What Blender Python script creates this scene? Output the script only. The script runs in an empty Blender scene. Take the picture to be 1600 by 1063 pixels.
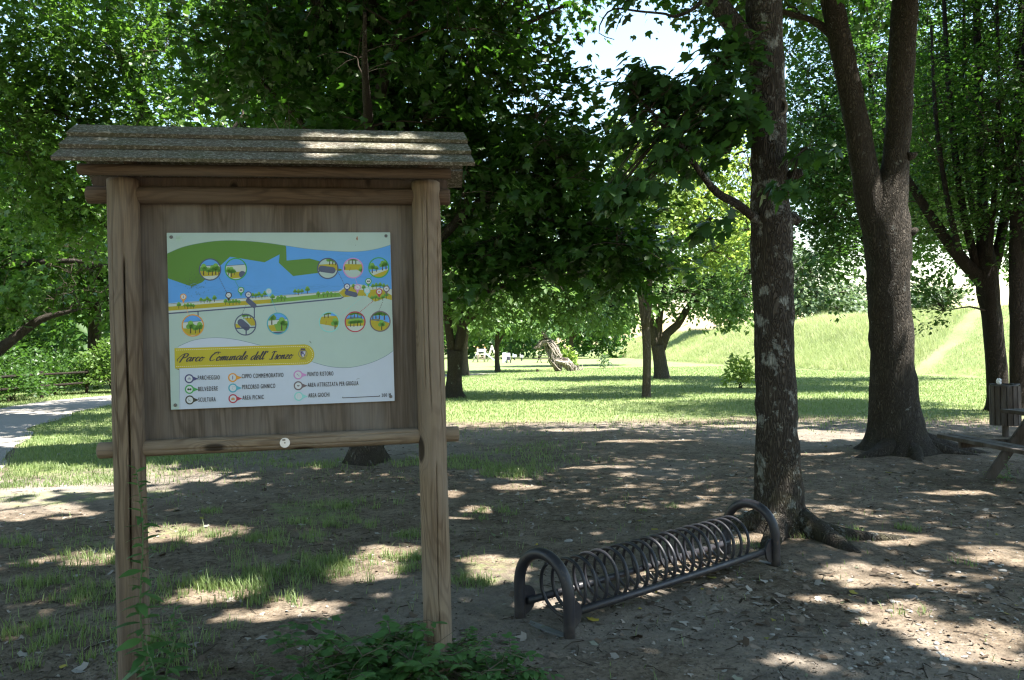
import bpy, bmesh, math, random
import numpy as np
from mathutils import Vector, Matrix

S = bpy.context.scene
COL = S.collection
rng = np.random.default_rng(7)
random.seed(7)
R_ = math.radians

# ------------------------------------------------------------------ camera
FPX, CAM_H, ROLL, PITCH = 1240.0, 1.58, R_(0.85), math.atan(13 / 1240.0)
_f = np.array([0, math.cos(PITCH), math.sin(PITCH)])
_u0 = np.array([0, -math.sin(PITCH), math.cos(PITCH)])
_r0 = np.array([1.0, 0, 0])
_r = math.cos(ROLL) * _r0 - math.sin(ROLL) * _u0
_u = math.sin(ROLL) * _r0 + math.cos(ROLL) * _u0
cd = bpy.data.cameras.new('camera')
cam = bpy.data.objects.new('camera', cd)
COL.objects.link(cam)
cd.sensor_width = 36.0
cd.lens = FPX / 1600.0 * 36.0
cd.clip_start = 0.05
cd.clip_end = 2000
M = Matrix.Identity(4)
for i in range(3):
    M[i][0], M[i][1], M[i][2] = _r[i], _u[i], -_f[i]
M[2][3] = CAM_H
cam.matrix_world = M
S.camera = cam


def PX(px, py, Y):
    """world point seen at photo pixel (px,py) standing at depth Y"""
    d = _f + _r * ((px - 800) / FPX) + _u * ((531.5 - py) / FPX)
    return np.array([0, 0, CAM_H]) + d * (Y / d[1])


# ------------------------------------------------------------------ light
SUN_EL = R_(65)
SHX, SHY = -0.90, 0.36                    # direction shadows fall in on the ground
_n = math.hypot(SHX, SHY); SHX /= _n; SHY /= _n
COT = 1 / math.tan(SUN_EL)
w = bpy.data.worlds.new('World'); S.world = w; w.use_nodes = True
wn = w.node_tree
sky = wn.nodes.new('ShaderNodeTexSky')
sky.sky_type = 'NISHITA'; sky.sun_disc = False
sky.sun_elevation = SUN_EL
sky.sun_rotation = math.atan2(-SHX, -SHY)
sky.air_density = 1.7; sky.dust_density = 0.7; sky.ozone_density = 2.6
bg = wn.nodes['Background']
bg.inputs['Strength'].default_value = 0.08
wn.links.new(sky.outputs[0], bg.inputs['Color'])
sl = bpy.data.lights.new('sun', 'SUN')
sl.energy = 5.0; sl.angle = R_(0.53); sl.color = (1.0, 0.95, 0.87)
sun = bpy.data.objects.new('sun', sl); COL.objects.link(sun)
sun.rotation_euler = Vector((math.cos(SUN_EL) * SHX, math.cos(SUN_EL) * SHY, -math.sin(SUN_EL))).to_track_quat('-Z', 'Y').to_euler()
S.view_settings.view_transform = 'Standard'
S.view_settings.look = 'None'
S.view_settings.exposure = 2.38
S.view_settings.gamma = 1
S.render.engine = 'CYCLES'
S.cycles.filter_width = 1.25
S.cycles.max_bounces = 6
S.cycles.diffuse_bounces = 4
S.cycles.glossy_bounces = 2
S.cycles.transmission_bounces = 4
S.cycles.caustics_reflective = False
S.cycles.caustics_refractive = False

# ------------------------------------------------------------------ helpers


def tag(o, label=None, cat=None, group=None, kind=None):
    if label: o['label'] = label
    if cat: o['category'] = cat
    if group: o['group'] = group
    if kind: o['kind'] = kind
    return o


def thing(name, label, cat, loc=(0, 0, 0), rz=0, group=None):
    o = bpy.data.objects.new(name, None)
    COL.objects.link(o)
    o.location = loc; o.rotation_euler = (0, 0, rz)
    o.empty_display_size = 0.2
    return tag(o, label, cat, group)


def mesh_obj(name, V, F, mats, parent=None, smooth=True, midx=None, attrs=None):
    V = np.asarray(V, dtype=np.float32)
    me = bpy.data.meshes.new(name)
    if isinstance(F, np.ndarray):
        m, k = F.shape
        me.vertices.add(len(V)); me.vertices.foreach_set('co', V.ravel())
        me.loops.add(m * k); me.loops.foreach_set('vertex_index', F.astype(np.int32).ravel())
        me.polygons.add(m)
        me.polygons.foreach_set('loop_start', np.arange(0, m * k, k, dtype=np.int32))
        me.polygons.foreach_set('loop_total', np.full(m, k, dtype=np.int32))
        me.update(calc_edges=True)
    else:
        me.from_pydata([tuple(map(float, v)) for v in V], [], F)
    if not isinstance(mats, (list, tuple)): mats = [mats]
    for mm in mats: me.materials.append(mm)
    if midx is not None: me.polygons.foreach_set('material_index', np.asarray(midx, dtype=np.int32))
    if smooth: me.polygons.foreach_set('use_smooth', np.ones(len(me.polygons), dtype=bool))
    for an, av in (attrs or {}).items():
        a = me.attributes.new(an, 'FLOAT', 'POINT'); a.data.foreach_set('value', np.asarray(av, dtype=np.float32))
    me.validate()
    o = bpy.data.objects.new(name, me)
    COL.objects.link(o)
    if parent is not None: o.parent = parent
    return o


class MB:
    """collects shapes, links them as ONE mesh object"""
    def __init__(s): s.V = []; s.F = []; s.I = []; s.n = 0
    def add(s, V, F, mi=0):
        V = np.asarray(V, float)
        s.V.append(V)
        for f in F:
            s.F.append([int(i) + s.n for i in f]); s.I.append(mi)
        s.n += len(V)
        return s
    def box(s, c, size, mi=0, rot=None, bev=0.0):
        x, y, z = [v / 2 for v in size]
        if bev > 0:
            b = min(bev, x * .9, y * .9, z * .9)
            bm = bmesh.new(); bmesh.ops.create_cube(bm, size=1)
            for v in bm.verts: v.co = Vector((v.co.x * 2 * x, v.co.y * 2 * y, v.co.z * 2 * z))
            bmesh.ops.bevel(bm, geom=bm.edges[:], offset=b, segments=2, affect='EDGES')
            bm.verts.ensure_lookup_table()
            V = np.array([v.co[:] for v in bm.verts]); F = [[v.index for v in f.verts] for f in bm.faces]
            bm.free()
        else:
            V = np.array([[a * x, b_ * y, c_ * z] for a in (-1, 1) for b_ in (-1, 1) for c_ in (-1, 1)])
            F = [[0, 1, 3, 2], [4, 6, 7, 5], [0, 4, 5, 1], [2, 3, 7, 6], [0, 2, 6, 4], [1, 5, 7, 3]]
        if rot is not None: V = V @ np.array(rot.to_3x3()).T
        return s.add(V + np.array(c), F, mi)
    def tube(s, pts, rad, seg=8, mi=0, closed=False, cap=True):
        V, F = tube(pts, rad, seg, closed, cap)
        return s.add(V, F, mi)
    def build(s, name, mats, parent=None, smooth=True):
        return mesh_obj(name, np.concatenate(s.V), s.F, mats, parent, smooth, s.I if isinstance(mats, (list, tuple)) else None)


def autosmooth(o, deg=40):
    me = o.data
    me.polygons.foreach_set('use_smooth', np.ones(len(me.polygons), dtype=bool))
    bm = bmesh.new(); bm.from_mesh(me)
    for e in bm.edges:
        if len(e.link_faces) == 2 and e.calc_face_angle(0) > R_(deg): e.smooth = False
    bm.to_mesh(me); bm.free()
    return o


def tube(pts, rad, seg=8, closed=False, cap=True, rough=0.0, seed=0):
    P = np.asarray(pts, float); n = len(P)
    rad = np.full(n, rad) if np.isscalar(rad) else np.asarray(rad, float)
    if closed: T = np.roll(P, -1, 0) - np.roll(P, 1, 0)
    else:
        T = np.gradient(P, axis=0)
    T /= np.linalg.norm(T, axis=1)[:, None] + 1e-12
    a = np.array([0, 0, 1.0]) if abs(T[0][2]) < .9 else np.array([1.0, 0, 0])
    N = np.cross(T[0], a); N /= np.linalg.norm(N)
    V = np.zeros((n, seg, 3))
    th = np.linspace(0, 2 * math.pi, seg, endpoint=False)
    for i in range(n):
        N = N - T[i] * (N @ T[i]); N /= np.linalg.norm(N) + 1e-12
        B = np.cross(T[i], N)
        rr = rad[i]
        if rough:
            rr = rad[i] * (1 + rough * (vnoise(np.cos(th) * 2.2 + seed * 7.1, np.sin(th) * 2.2 + i * .45) - .5) * 2)
        V[i] = P[i] + (np.cos(th)[:, None] * N + np.sin(th)[:, None] * B) * np.reshape(rr, (-1, 1))
    F = []
    m = n if closed else n - 1
    for i in range(m):
        for j in range(seg):
            a_, b_ = i * seg, ((i + 1) % n) * seg
            k = (j + 1) % seg
            F.append([a_ + j, a_ + k, b_ + k, b_ + j])
    V = V.reshape(-1, 3)
    if cap and not closed:
        F.append(list(range(seg))[::-1]); F.append(list(range((n - 1) * seg, n * seg)))
    return V, F


def smooth_pts(pts, rad, step=None, n=8):
    """Catmull-Rom through the points, radii too"""
    P = np.asarray(pts, float); r = np.asarray(rad, float)
    Q = np.concatenate([P, r[:, None]], 1)
    Q = np.concatenate([[2 * Q[0] - Q[1]], Q, [2 * Q[-1] - Q[-2]]])
    out = []
    for i in range(1, len(Q) - 2):
        k = n if step is None else max(2, int(np.linalg.norm(Q[i + 1][:3] - Q[i][:3]) / step))
        for t in np.linspace(0, 1, k, endpoint=False):
            p0, p1, p2, p3 = Q[i - 1], Q[i], Q[i + 1], Q[i + 2]
            out.append(.5 * ((2 * p1) + (-p0 + p2) * t + (2 * p0 - 5 * p1 + 4 * p2 - p3) * t * t + (-p0 + 3 * p1 - 3 * p2 + p3) * t ** 3))
    out.append(Q[-2])
    out = np.array(out)
    return out[:, :-1], np.maximum(out[:, -1], 1e-4)


def tubes_np(P, R, seg=3):
    """many equal tubes at once: P (n,k,3), R (n,k)"""
    n, k, _ = P.shape
    T = np.gradient(P, axis=1); T /= np.linalg.norm(T, axis=2, keepdims=True) + 1e-9
    a = np.where(np.abs(T[..., 2:3]) < .9, np.array([0, 0, 1.0]), np.array([1.0, 0, 0]))
    N = np.cross(T, a); N /= np.linalg.norm(N, axis=2, keepdims=True) + 1e-9
    B = np.cross(T, N)
    th = np.arange(seg) * 2 * math.pi / seg
    V = P[:, :, None] + R[:, :, None, None] * (np.cos(th)[None, None, :, None] * N[:, :, None] + np.sin(th)[None, None, :, None] * B[:, :, None])
    base = (np.arange(n) * k * seg)[:, None, None]
    i = np.arange(k - 1)[None, :, None] * seg; j = np.arange(seg)[None, None, :]; jn = (j + 1) % seg
    F = np.stack([base + i + j, base + i + jn, base + i + seg + jn, base + i + seg + j], -1).reshape(-1, 4)
    return V.reshape(-1, 3), F


def _h(ix, iy):
    v = np.sin(ix * 127.1 + iy * 311.7) * 43758.5453
    return v - np.floor(v)


def vnoise(x, y):
    x = np.asarray(x, float); y = np.asarray(y, float)
    ix, iy = np.floor(x), np.floor(y); fx, fy = x - ix, y - iy
    fx = fx * fx * (3 - 2 * fx); fy = fy * fy * (3 - 2 * fy)
    return (_h(ix, iy) * (1 - fx) + _h(ix + 1, iy) * fx) * (1 - fy) + (_h(ix, iy + 1) * (1 - fx) + _h(ix + 1, iy + 1) * fx) * fy


def fbm(x, y, o=4):
    s = 0; a = .5
    for k in range(o):
        s = s + a * vnoise(np.asarray(x) * 2 ** k + 17.3 * k, np.asarray(y) * 2 ** k + 9.1 * k); a *= .5
    return s / (1 - .5 ** o)


def ss(a, b, x):
    t = np.clip((np.asarray(x, float) - a) / (b - a), 0, 1)
    return t * t * (3 - 2 * t)


# ------------------------------------------------------------------ materials


class NT:
    def __init__(s, name):
        s.m = bpy.data.materials.new(name); s.m.use_nodes = True
        s.t = s.m.node_tree; s.b = s.t.nodes['Principled BSDF']; s.out = s.t.nodes['Material Output']
    def n(s, typ, ins=None, **kw):
        nd = s.t.nodes.new('ShaderNode' + typ)
        for k, v in kw.items(): setattr(nd, k, v)
        for k, v in (ins or {}).items(): s.set(nd.inputs[k], v)
        return nd
    def set(s, sock, v):
        if hasattr(v, 'is_output'): s.t.links.new(v, sock)
        elif isinstance(v, (tuple, list)) and sock.type == 'RGBA' and len(v) == 3: sock.default_value = (*v, 1)
        else: sock.default_value = v
    def obj(s, scale=(1, 1, 1), loc=(0, 0, 0)):
        tc = s.n('TexCoord')
        return s.n('Mapping', {'Vector': tc.outputs['Object'], 'Scale': scale, 'Location': loc}).outputs[0]
    def noise(s, vec, scale=1, detail=3, rough=.55, dist=0):
        return s.n('TexNoise', {'Vector': vec, 'Scale': scale, 'Detail': detail, 'Roughness': rough, 'Distortion': dist}).outputs[0]
    def ramp(s, fac, stops, interp='LINEAR'):
        r = s.n('ValToRGB', {'Fac': fac}); e = r.color_ramp.elements; r.color_ramp.interpolation = interp
        while len(e) < len(stops): e.new(.5)
        for i, (p, c) in enumerate(stops):
            e[i].position = p; e[i].color = (*c, 1) if isinstance(c, (tuple, list)) else (c, c, c, 1)
        return r.outputs[0]
    def mix(s, fac, a, b, mode='MIX'):
        m = s.n('Mix', data_type='RGBA', blend_type=mode)
        s.set(m.inputs[0], fac); s.set(m.inputs[6], a); s.set(m.inputs[7], b)
        return m.outputs[2]
    def math(s, op, a, b=0.0, c=None):
        m = s.n('Math', operation=op); s.set(m.inputs[0], a); s.set(m.inputs[1], b)
        if c is not None: s.set(m.inputs[2], c)
        return m.outputs[0]
    def attr(s, name): return s.n('Attribute', attribute_name=name).outputs['Fac']
    def bump(s, h, strength=.5, dist=.01, normal=None):
        ins = {'Height': h, 'Strength': strength, 'Distance': dist}
        if normal is not None: ins['Normal'] = normal
        return s.n('Bump', ins).outputs[0]
    def fin(s, color=None, rough=None, normal=None, spec=None, metal=None):
        if color is not None: s.set(s.b.inputs['Base Color'], color)
        if rough is not None: s.set(s.b.inputs['Roughness'], rough)
        if normal is not None: s.set(s.b.inputs['Normal'], normal)
        if spec is not None: s.set(s.b.inputs['Specular IOR Level'], spec)
        if metal is not None: s.set(s.b.inputs['Metallic'], metal)
        return s.m


def leaf_mat(name, c_dark, c_light, trans, tfac=.4, rough=.42, spec=.35):
    k = NT(name)
    t = k.attr('tint')
    col = k.mix(t, c_dark, c_light)
    tr = k.n('BsdfTranslucent', {'Color': k.mix(t, tuple(v * .75 for v in trans), trans)})
    k.fin(col, rough, spec=spec)
    ms = k.n('MixShader', {0: tfac})
    k.t.links.new(k.b.outputs[0], ms.inputs[1]); k.t.links.new(tr.outputs[0], ms.inputs[2])
    k.t.links.new(ms.outputs[0], k.out.inputs['Surface'])
    return k.m


def bark_mat(name, dark, light, lichen=.0, ridge=1.0, moss=0.0, scale=1.0):
    k = NT(name)
    v = k.obj((scale, scale, scale * .22))
    wv = k.n('VectorMath', {0: v, 1: k.n('TexNoise', {'Vector': v, 'Scale': 6.0, 'Detail': 2.0}).outputs['Color']}, operation='ADD').outputs[0]
    vo = k.n('TexVoronoi', {'Vector': k.n('VectorMath', {0: wv, 'Scale': 1.0}, operation='SCALE').outputs[0], 'Scale': 22.0}, feature='DISTANCE_TO_EDGE').outputs[0]
    cr = k.ramp(vo, [(0.0, 0.0), (.22, 1.0)])
    fine = k.noise(k.obj((scale, scale, scale * .45)), 55, 5, .65)
    big = k.noise(k.obj(), 3.2, 4, .6)
    c = k.mix(k.math('MULTIPLY', k.math('MULTIPLY_ADD', fine, 1.1, -.1), cr), dark, light)
    c = k.mix(k.ramp(big, [(.35, .0), (.7, .55)]), c, tuple(a * .55 + b * .2 for a, b in zip(dark, light)))
    if lichen > 0:
        p = k.noise(k.obj((1, 1, .8)), 8.5, 4, .55)
        q = k.noise(k.obj(), 38, 4, .7)
        m = k.ramp(k.math('ADD', k.math('MULTIPLY', p, .72), k.math('MULTIPLY', q, .28)), [(.645 - lichen * .12, 0.0), (.72 - lichen * .12, .8)])
        c = k.mix(m, c, k.mix(q, (.20, .21, .19), (.36, .38, .355)))
    if moss > 0:
        z = k.n('SeparateXYZ', {0: k.n('TexCoord').outputs['Object']}).outputs[2]
        m2 = k.math('MULTIPLY', k.ramp(z, [(.0, .6), (.9, .0)]), k.ramp(k.noise(k.obj(), 7, 4), [(.45, 0.0), (.6, moss)]))
        c = k.mix(m2, c, (.062, .06, .024))
    h = k.math('ADD', k.math('MULTIPLY', cr, .7), k.math('MULTIPLY', fine, .5))
    return k.fin(c, .9, k.bump(h, 1.0, .026 * ridge), .15)


def wood_mat(name, a, b, dark, sc=1.0, knots=True, grey=0.3, seed=0.0):
    """weathered round timber, grain along local Z"""
    k = NT(name)
    base = k.obj((1, 1, 1), (seed, seed * .7, seed * 1.3))
    kv = k.n('Mapping', {'Vector': base, 'Scale': (3.4 * sc, 3.4 * sc, 1.5 * sc)}).outputs[0]
    vd = k.n('TexVoronoi', {'Vector': kv, 'Scale': 1.6}).outputs[0]
    g = k.noise(k.n('Mapping', {'Vector': base, 'Scale': (5.5 * sc, 5.5 * sc, .8 * sc)}).outputs[0], 1.0, 2, .5)
    g2 = k.math('ADD', g, k.math('MULTIPLY', k.math('POWER', k.math('MAXIMUM', k.math('SUBTRACT', .34, vd), 0.0), 1.5), 2.2 if knots else 0.0))
    rings = k.math('SINE', k.math('MULTIPLY', g2, 100.0))
    line = k.ramp(k.math('MULTIPLY_ADD', rings, .5, .5), [(.5, 0.0), (.95, 1.0)])
    fine = k.noise(k.n('Mapping', {'Vector': base, 'Scale': (150 * sc, 150 * sc, 4 * sc)}).outputs[0], 1.0, 4, .6)
    blot = k.noise(k.n('Mapping', {'Vector': base, 'Scale': (5, 5, 1.6)}).outputs[0], 1.0, 3, .55)
    c = k.mix(k.math('MULTIPLY_ADD', line, .75, .10), a, b)
    c = k.mix(k.ramp(k.noise(k.n('Mapping', {'Vector': base, 'Scale': (9, 9, 1.1)}).outputs[0], 1.0, 3, .6), [(.38, .0), (.66, .7)]), c, tuple(v * .9 + d * .35 for v, d in zip(b, dark)))
    c = k.mix(k.ramp(fine, [(.36, .5), (.58, .0)]), c, dark)
    c = k.mix(k.ramp(blot, [(.42, 0.0), (.68, .75)]), c, tuple(v * .62 + grey * .16 for v in a))
    if knots:
        c = k.mix(k.ramp(vd, [(.13, .95), (.18, 0.0)]), c, tuple(v * .45 for v in dark))
    h = k.math('ADD', k.math('MULTIPLY', rings, .25), fine)
    return k.fin(c, .82, k.bump(h, .45, .004), .2)


def plain_mat(name, col, rough=.5, metal=0.0, var=.12, scale=30, spec=.5, bump=0.0):
    k = NT(name)
    nz = k.noise(k.obj(), scale, 4, .6)
    c = k.mix(nz, tuple(v * (1 - var * 1.6) for v in col), tuple(min(1, v * (1 + var)) for v in col))
    return k.fin(c, rough, k.bump(nz, bump, .004) if bump else None, spec, metal)


MAT = {}
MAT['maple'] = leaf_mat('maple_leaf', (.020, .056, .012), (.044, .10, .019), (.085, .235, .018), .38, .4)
MAT['maple_near'] = leaf_mat('near_maple_leaf', (.022, .058, .02), (.044, .098, .03), (.08, .21, .022), .4, .4)
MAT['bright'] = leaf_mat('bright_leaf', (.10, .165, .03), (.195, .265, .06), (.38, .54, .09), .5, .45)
MAT['mid_lit'] = leaf_mat('mid_lit_leaf', (.055, .115, .035), (.11, .18, .06), (.19, .34, .07), .46, .42)  # paler copy of mid; sun glow of the crowns is put into the colour
MAT['mid'] = leaf_mat('mid_leaf', (.030, .072, .018), (.06, .118, .028), (.10, .23, .028), .38, .42)
MAT['small'] = leaf_mat('small_leaf', (.020, .054, .011), (.046, .098, .018), (.09, .23, .018), .38, .42)
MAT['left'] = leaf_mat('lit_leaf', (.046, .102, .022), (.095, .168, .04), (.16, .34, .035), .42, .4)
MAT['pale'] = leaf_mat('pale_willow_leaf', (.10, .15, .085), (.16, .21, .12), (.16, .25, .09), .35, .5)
MAT['bush'] = leaf_mat('bush_leaf', (.055, .11, .025), (.11, .17, .045), (.16, .3, .04), .38, .45)
MAT['weed'] = leaf_mat('weed_leaf', (.045, .11, .038), (.095, .19, .06), (.15, .34, .045), .4, .42)
MAT['grass'] = leaf_mat('grass_blade', (.085, .155, .032), (.24, .285, .13), (.25, .35, .095), .38, .5)
MAT['straw'] = leaf_mat('tall_grass_blade', (.20, .265, .085), (.44, .45, .24), (.34, .42, .15), .42, .6)
MAT['bark_near'] = bark_mat('lichen_maple_bark', (.034, .029, .024), (.135, .118, .098), .84, 1.0, .7)
MAT['bark'] = bark_mat('rough_bark', (.036, .031, .025), (.14, .122, .10), .2, 1.0, .3)
MAT['bark_dark'] = bark_mat('dark_bark', (.025, .02, .016), (.09, .075, .06), 0, 1.3)
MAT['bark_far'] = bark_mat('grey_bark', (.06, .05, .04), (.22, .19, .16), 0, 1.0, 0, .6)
MAT['twig'] = plain_mat('twig_bark', (.055, .045, .035), .9, 0, .3, 20, .1)
MAT['wood'] = wood_mat('weathered_log', (.20, .152, .104), (.092, .063, .042), (.044, .032, .022), 1.0, True, .35)
MAT['wood_r'] = wood_mat('pale_weathered_log', (.25, .19, .128), (.13, .09, .058), (.058, .042, .029), 1.0, True, .35, 4.3)
MAT['wood_dark'] = wood_mat('brown_log', (.125, .086, .058), (.066, .043, .028), (.03, .021, .015), 1.2, True, .2, 2.1)
MAT['wood_board'] = wood_mat('grey_plywood', (.15, .122, .098), (.085, .068, .054), (.043, .034, .027), .8, False, .55, 7.7)
MAT['wood_grey'] = wood_mat('grey_plank', (.082, .066, .053), (.052, .041, .033), (.026, .02, .016), 1.0, False, .5, 1.7)
MAT['rack'] = None


def roof_mat():
    k = NT('lichen_roof_plank')
    v = k.obj((1, 1, 1))
    g = k.noise(k.obj((3, 60, 60)), 1, 4, .6)
    sp = k.noise(k.obj((42, 62, 62)), 1.5, 5, .75)
    big = k.noise(v, 4, 4, .6)
    c = k.mix(g, (.055, .048, .038), (.15, .13, .10))
    c = k.mix(k.ramp(big, [(.4, 0.0), (.65, .8)]), c, (.075, .078, .045))
    c = k.mix(k.ramp(sp, [(.50, 0.0), (.60, .8)]), c, (.30, .29, .25))
    c = k.mix(k.ramp(k.noise(v, 75, 3, .6), [(.66, 0.0), (.70, .8)]), c, (.48, .47, .43))
    return k.fin(c, .92, k.bump(k.math('ADD', sp, g), .8, .006), .15)


def rack_mat():
    k = NT('painted_steel')
    nz = k.noise(k.obj(), 26, 5, .65)
    c = k.mix(nz, (.011, .011, .015), (.024, .024, .031))
    c = k.mix(k.ramp(k.noise(k.obj(), 12, 5, .7), [(.60, 0.0), (.68, .7)]), c, (.075, .055, .04))
    z = k.n('SeparateXYZ', {0: k.n('TexCoord').outputs['Object']}).outputs[2]
    c = k.mix(k.math('MULTIPLY', k.ramp(z, [(.0, .75), (.14, .0)]), k.ramp(nz, [(.3, .2), (.6, 1.0)])), c, (.075, .062, .05))
    return k.fin(c, k.math('MULTIPLY_ADD', nz, .3, .32), k.bump(nz, .15, .002), .45)


MAT['roof'] = roof_mat()
MAT['rack'] = rack_mat()
MAT['screw'] = plain_mat('screw_steel', (.16, .16, .165), .4, .7)
MAT['disc'] = plain_mat('aluminium_tag', (.62, .64, .68), .35, .4, .1, 40)


def ground_mat():
    k = NT('park_ground')
    v = k.obj()
    ga = k.attr('grass'); pa = k.attr('worn')
    n1 = k.noise(v, .9, 5, .6); n2 = k.noise(v, 7, 5, .65); n3 = k.noise(v, 46, 4, .7); n4 = k.noise(v, 2.6, 4, .6)
    dirt = k.mix(n2, (.086, .064, .045), (.172, .137, .100))
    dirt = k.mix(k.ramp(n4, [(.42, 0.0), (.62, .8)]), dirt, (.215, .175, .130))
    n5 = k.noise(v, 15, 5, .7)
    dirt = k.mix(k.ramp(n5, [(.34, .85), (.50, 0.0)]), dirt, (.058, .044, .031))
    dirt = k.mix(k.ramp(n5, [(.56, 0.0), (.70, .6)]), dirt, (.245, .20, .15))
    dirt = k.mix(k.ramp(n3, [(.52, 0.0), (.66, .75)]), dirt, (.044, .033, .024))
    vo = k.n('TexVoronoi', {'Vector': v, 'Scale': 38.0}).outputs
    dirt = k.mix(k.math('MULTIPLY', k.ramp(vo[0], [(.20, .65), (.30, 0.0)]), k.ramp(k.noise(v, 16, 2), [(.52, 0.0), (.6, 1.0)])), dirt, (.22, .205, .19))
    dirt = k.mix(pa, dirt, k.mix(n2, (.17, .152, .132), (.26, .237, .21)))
    gr = k.mix(n2, (.105, .16, .05), (.20, .24, .10))
    gr = k.mix(k.ramp(n1, [(.4, 0.0), (.7, .7)]), gr, (.23, .245, .115))
    gr = k.mix(k.ramp(n3, [(.3, .6), (.5, .0)]), gr, (.075, .105, .035))
    f = k.ramp(k.math('ADD', ga, k.math('MULTIPLY_ADD', n2, .7, -.35)), [(.38, 0.0), (.62, 1.0)])
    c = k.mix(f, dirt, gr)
    c = k.mix(k.attr('track'), c, k.mix(n2, (.17, .15, .115), (.28, .25, .20)))
    h = k.math('ADD', k.math('MULTIPLY', n2, .8), k.math('MULTIPLY', n3, .6))
    return k.fin(c, .95, k.bump(k.math('ADD', h, k.math('MULTIPLY', n5, .8)), .75, .035), .1)


def path_mat():
    k = NT('white_gravel_path')
    v = k.obj()
    n2 = k.noise(v, 5, 5, .65); n3 = k.noise(v, 60, 4, .7)
    c = k.mix(n2, (.23, .212, .19), (.33, .308, .28))
    c = k.mix(k.ramp(n3, [(.45, 0.0), (.65, .6)]), c, (.12, .112, .10))
    return k.fin(c, .95, k.bump(n3, .5, .01), .1)


# ------------------------------------------------------------------ the ground


def path_c(y):          # centre line of the white path
    y = np.asarray(y, float)
    return np.interp(y, [-15, 2, 10.4, 17, 22, 27, 31, 35, 40, 50], [2.5, -4.4, -8.3, -11.9, -13.5, -14.35, -13.7, -11.6, -8.6, -2.5])


def levee_x(y):
    return np.interp(y, [-20, 32, 44, 75, 190, 320], [25.5, 20.6, 17.9, 15.6, 15.6, 30])


def hz_big(x, y):
    d = np.asarray(x, float) - levee_x(y)
    lev = ss(0, 1, d / 7.5) * .25 + np.clip(d / 7.5, 0, 1) * .75
    hgt = np.interp(y, [-20, 30, 60, 130, 200], [3.4, 3.4, 3.3, 3.0, 2.6])
    back = np.clip((d - 11.5) / 8, 0, 1)
    return lev * hgt * (1 - back * .9) + (fbm(np.asarray(x) * .35, np.asarray(y) * .35, 4) - .5) * .9 * ss(.5, 4, d)


def hz(x, y):
    x = np.asarray(x, float); y = np.asarray(y, float)
    onp = 1 - ss(1.7, 2.6, np.abs(x - path_c(y)))
    near = (1 - ss(9, 22, y)) * (1 - onp)
    m = (fbm(x * 1.1, y * 1.1, 4) - .5) * .075 * near + (fbm(x * 7, y * 7, 3) - .5) * .022 * near * (1 - ss(7, 11, y))
    a = np.hypot(x - 2.21, y - 6.62)
    m = m + .05 * np.exp(-(a / .75) ** 2) + .08 * np.exp(-(np.hypot(x - 5.4, y - 11.1) / 1.1) ** 2)
    return hz_big(x, y) + m


def grass_f(x, y):
    x = np.asarray(x, float); y = np.asarray(y, float)
    n = fbm(x * .55 + 3, y * .55, 4) - .5
    far = ss(14.2, 20.5, y + .12 * (x - 3) * (x > 3) + n * 3.0)
    d = path_c(y) - x
    lf = ss(-1.35, -1.75, d) * ss(8.8, 13.6, y + n * 3.0) * ss(-2.6, -6.0, x + n * 2.4 - .10 * (y - 12))
    patch = ss(.52, .66, fbm(x * .9 + 11, y * .9 + 5, 4)) * .46 * ss(1.6, -.6, x) * ss(17, 13, y)
    bl = .28 * np.exp(-(((x + 2.7) / .9) ** 2 + ((y - 4.3) / .5) ** 2))
    g = np.maximum(np.maximum(far, lf), np.maximum(patch, bl))
    a = np.minimum(np.hypot(x - 2.2, y - 6.6), np.hypot(x - 5.4, y - 11.1) * .8)
    g = g * ss(.4, 1.4, a)
    g = np.where(x - path_c(y) < -1.6, np.maximum(g, .55), g)
    return np.clip(g, 0, 1)


def spaced(a, b, c, n, k):
    t = np.linspace(np.arcsinh((a - c) * k), np.arcsinh((b - c) * k), n)
    return np.sinh(t) / k + c


gx = spaced(-160, 150, 0, 470, .45); gy = spaced(-25, 420, 4.2, 470, .45)
X, Y = np.meshgrid(gx, gy)
Zg = hz(X, Y)
nx, ny = len(gx), len(gy)
idx = np.arange(nx * ny).reshape(ny, nx)
Fg = np.stack([idx[:-1, :-1], idx[:-1, 1:], idx[1:, 1:], idx[1:, :-1]], -1).reshape(-1, 4)
GR = grass_f(X, Y)
# trodden pale dirt where the path widens at left and round the rack
worn = .9 * np.exp(-(((X + 5.6) / 2.0) ** 2 + ((Y - 9.2) / 1.0) ** 2)) + .45 * ss(.5, .7, fbm(X * .5 + 2, Y * .5, 3)) * (1 - GR)
# a foot track climbing the bank
tx = np.array([19.6, 27.5]); ty = np.array([38.2, 44.5])
tt = np.clip(((X - tx[0]) * (tx[1] - tx[0]) + (Y - ty[0]) * (ty[1] - ty[0])) / ((tx[1] - tx[0]) ** 2 + (ty[1] - ty[0]) ** 2), 0, 1)
td = np.hypot(X - (tx[0] + tt * (tx[1] - tx[0])), Y - (ty[0] + tt * (ty[1] - ty[0])))
track = .45 * ss(.7, .0, td + (fbm(X * 1.4, Y * 1.4, 3) - .5) * 1.8)
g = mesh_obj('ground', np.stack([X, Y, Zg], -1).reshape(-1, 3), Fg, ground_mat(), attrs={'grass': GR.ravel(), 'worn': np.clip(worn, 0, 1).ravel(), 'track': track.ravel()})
tag(g, 'bare trodden earth turning to mown lawn and a grassy bank', 'ground', kind='structure')

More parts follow.
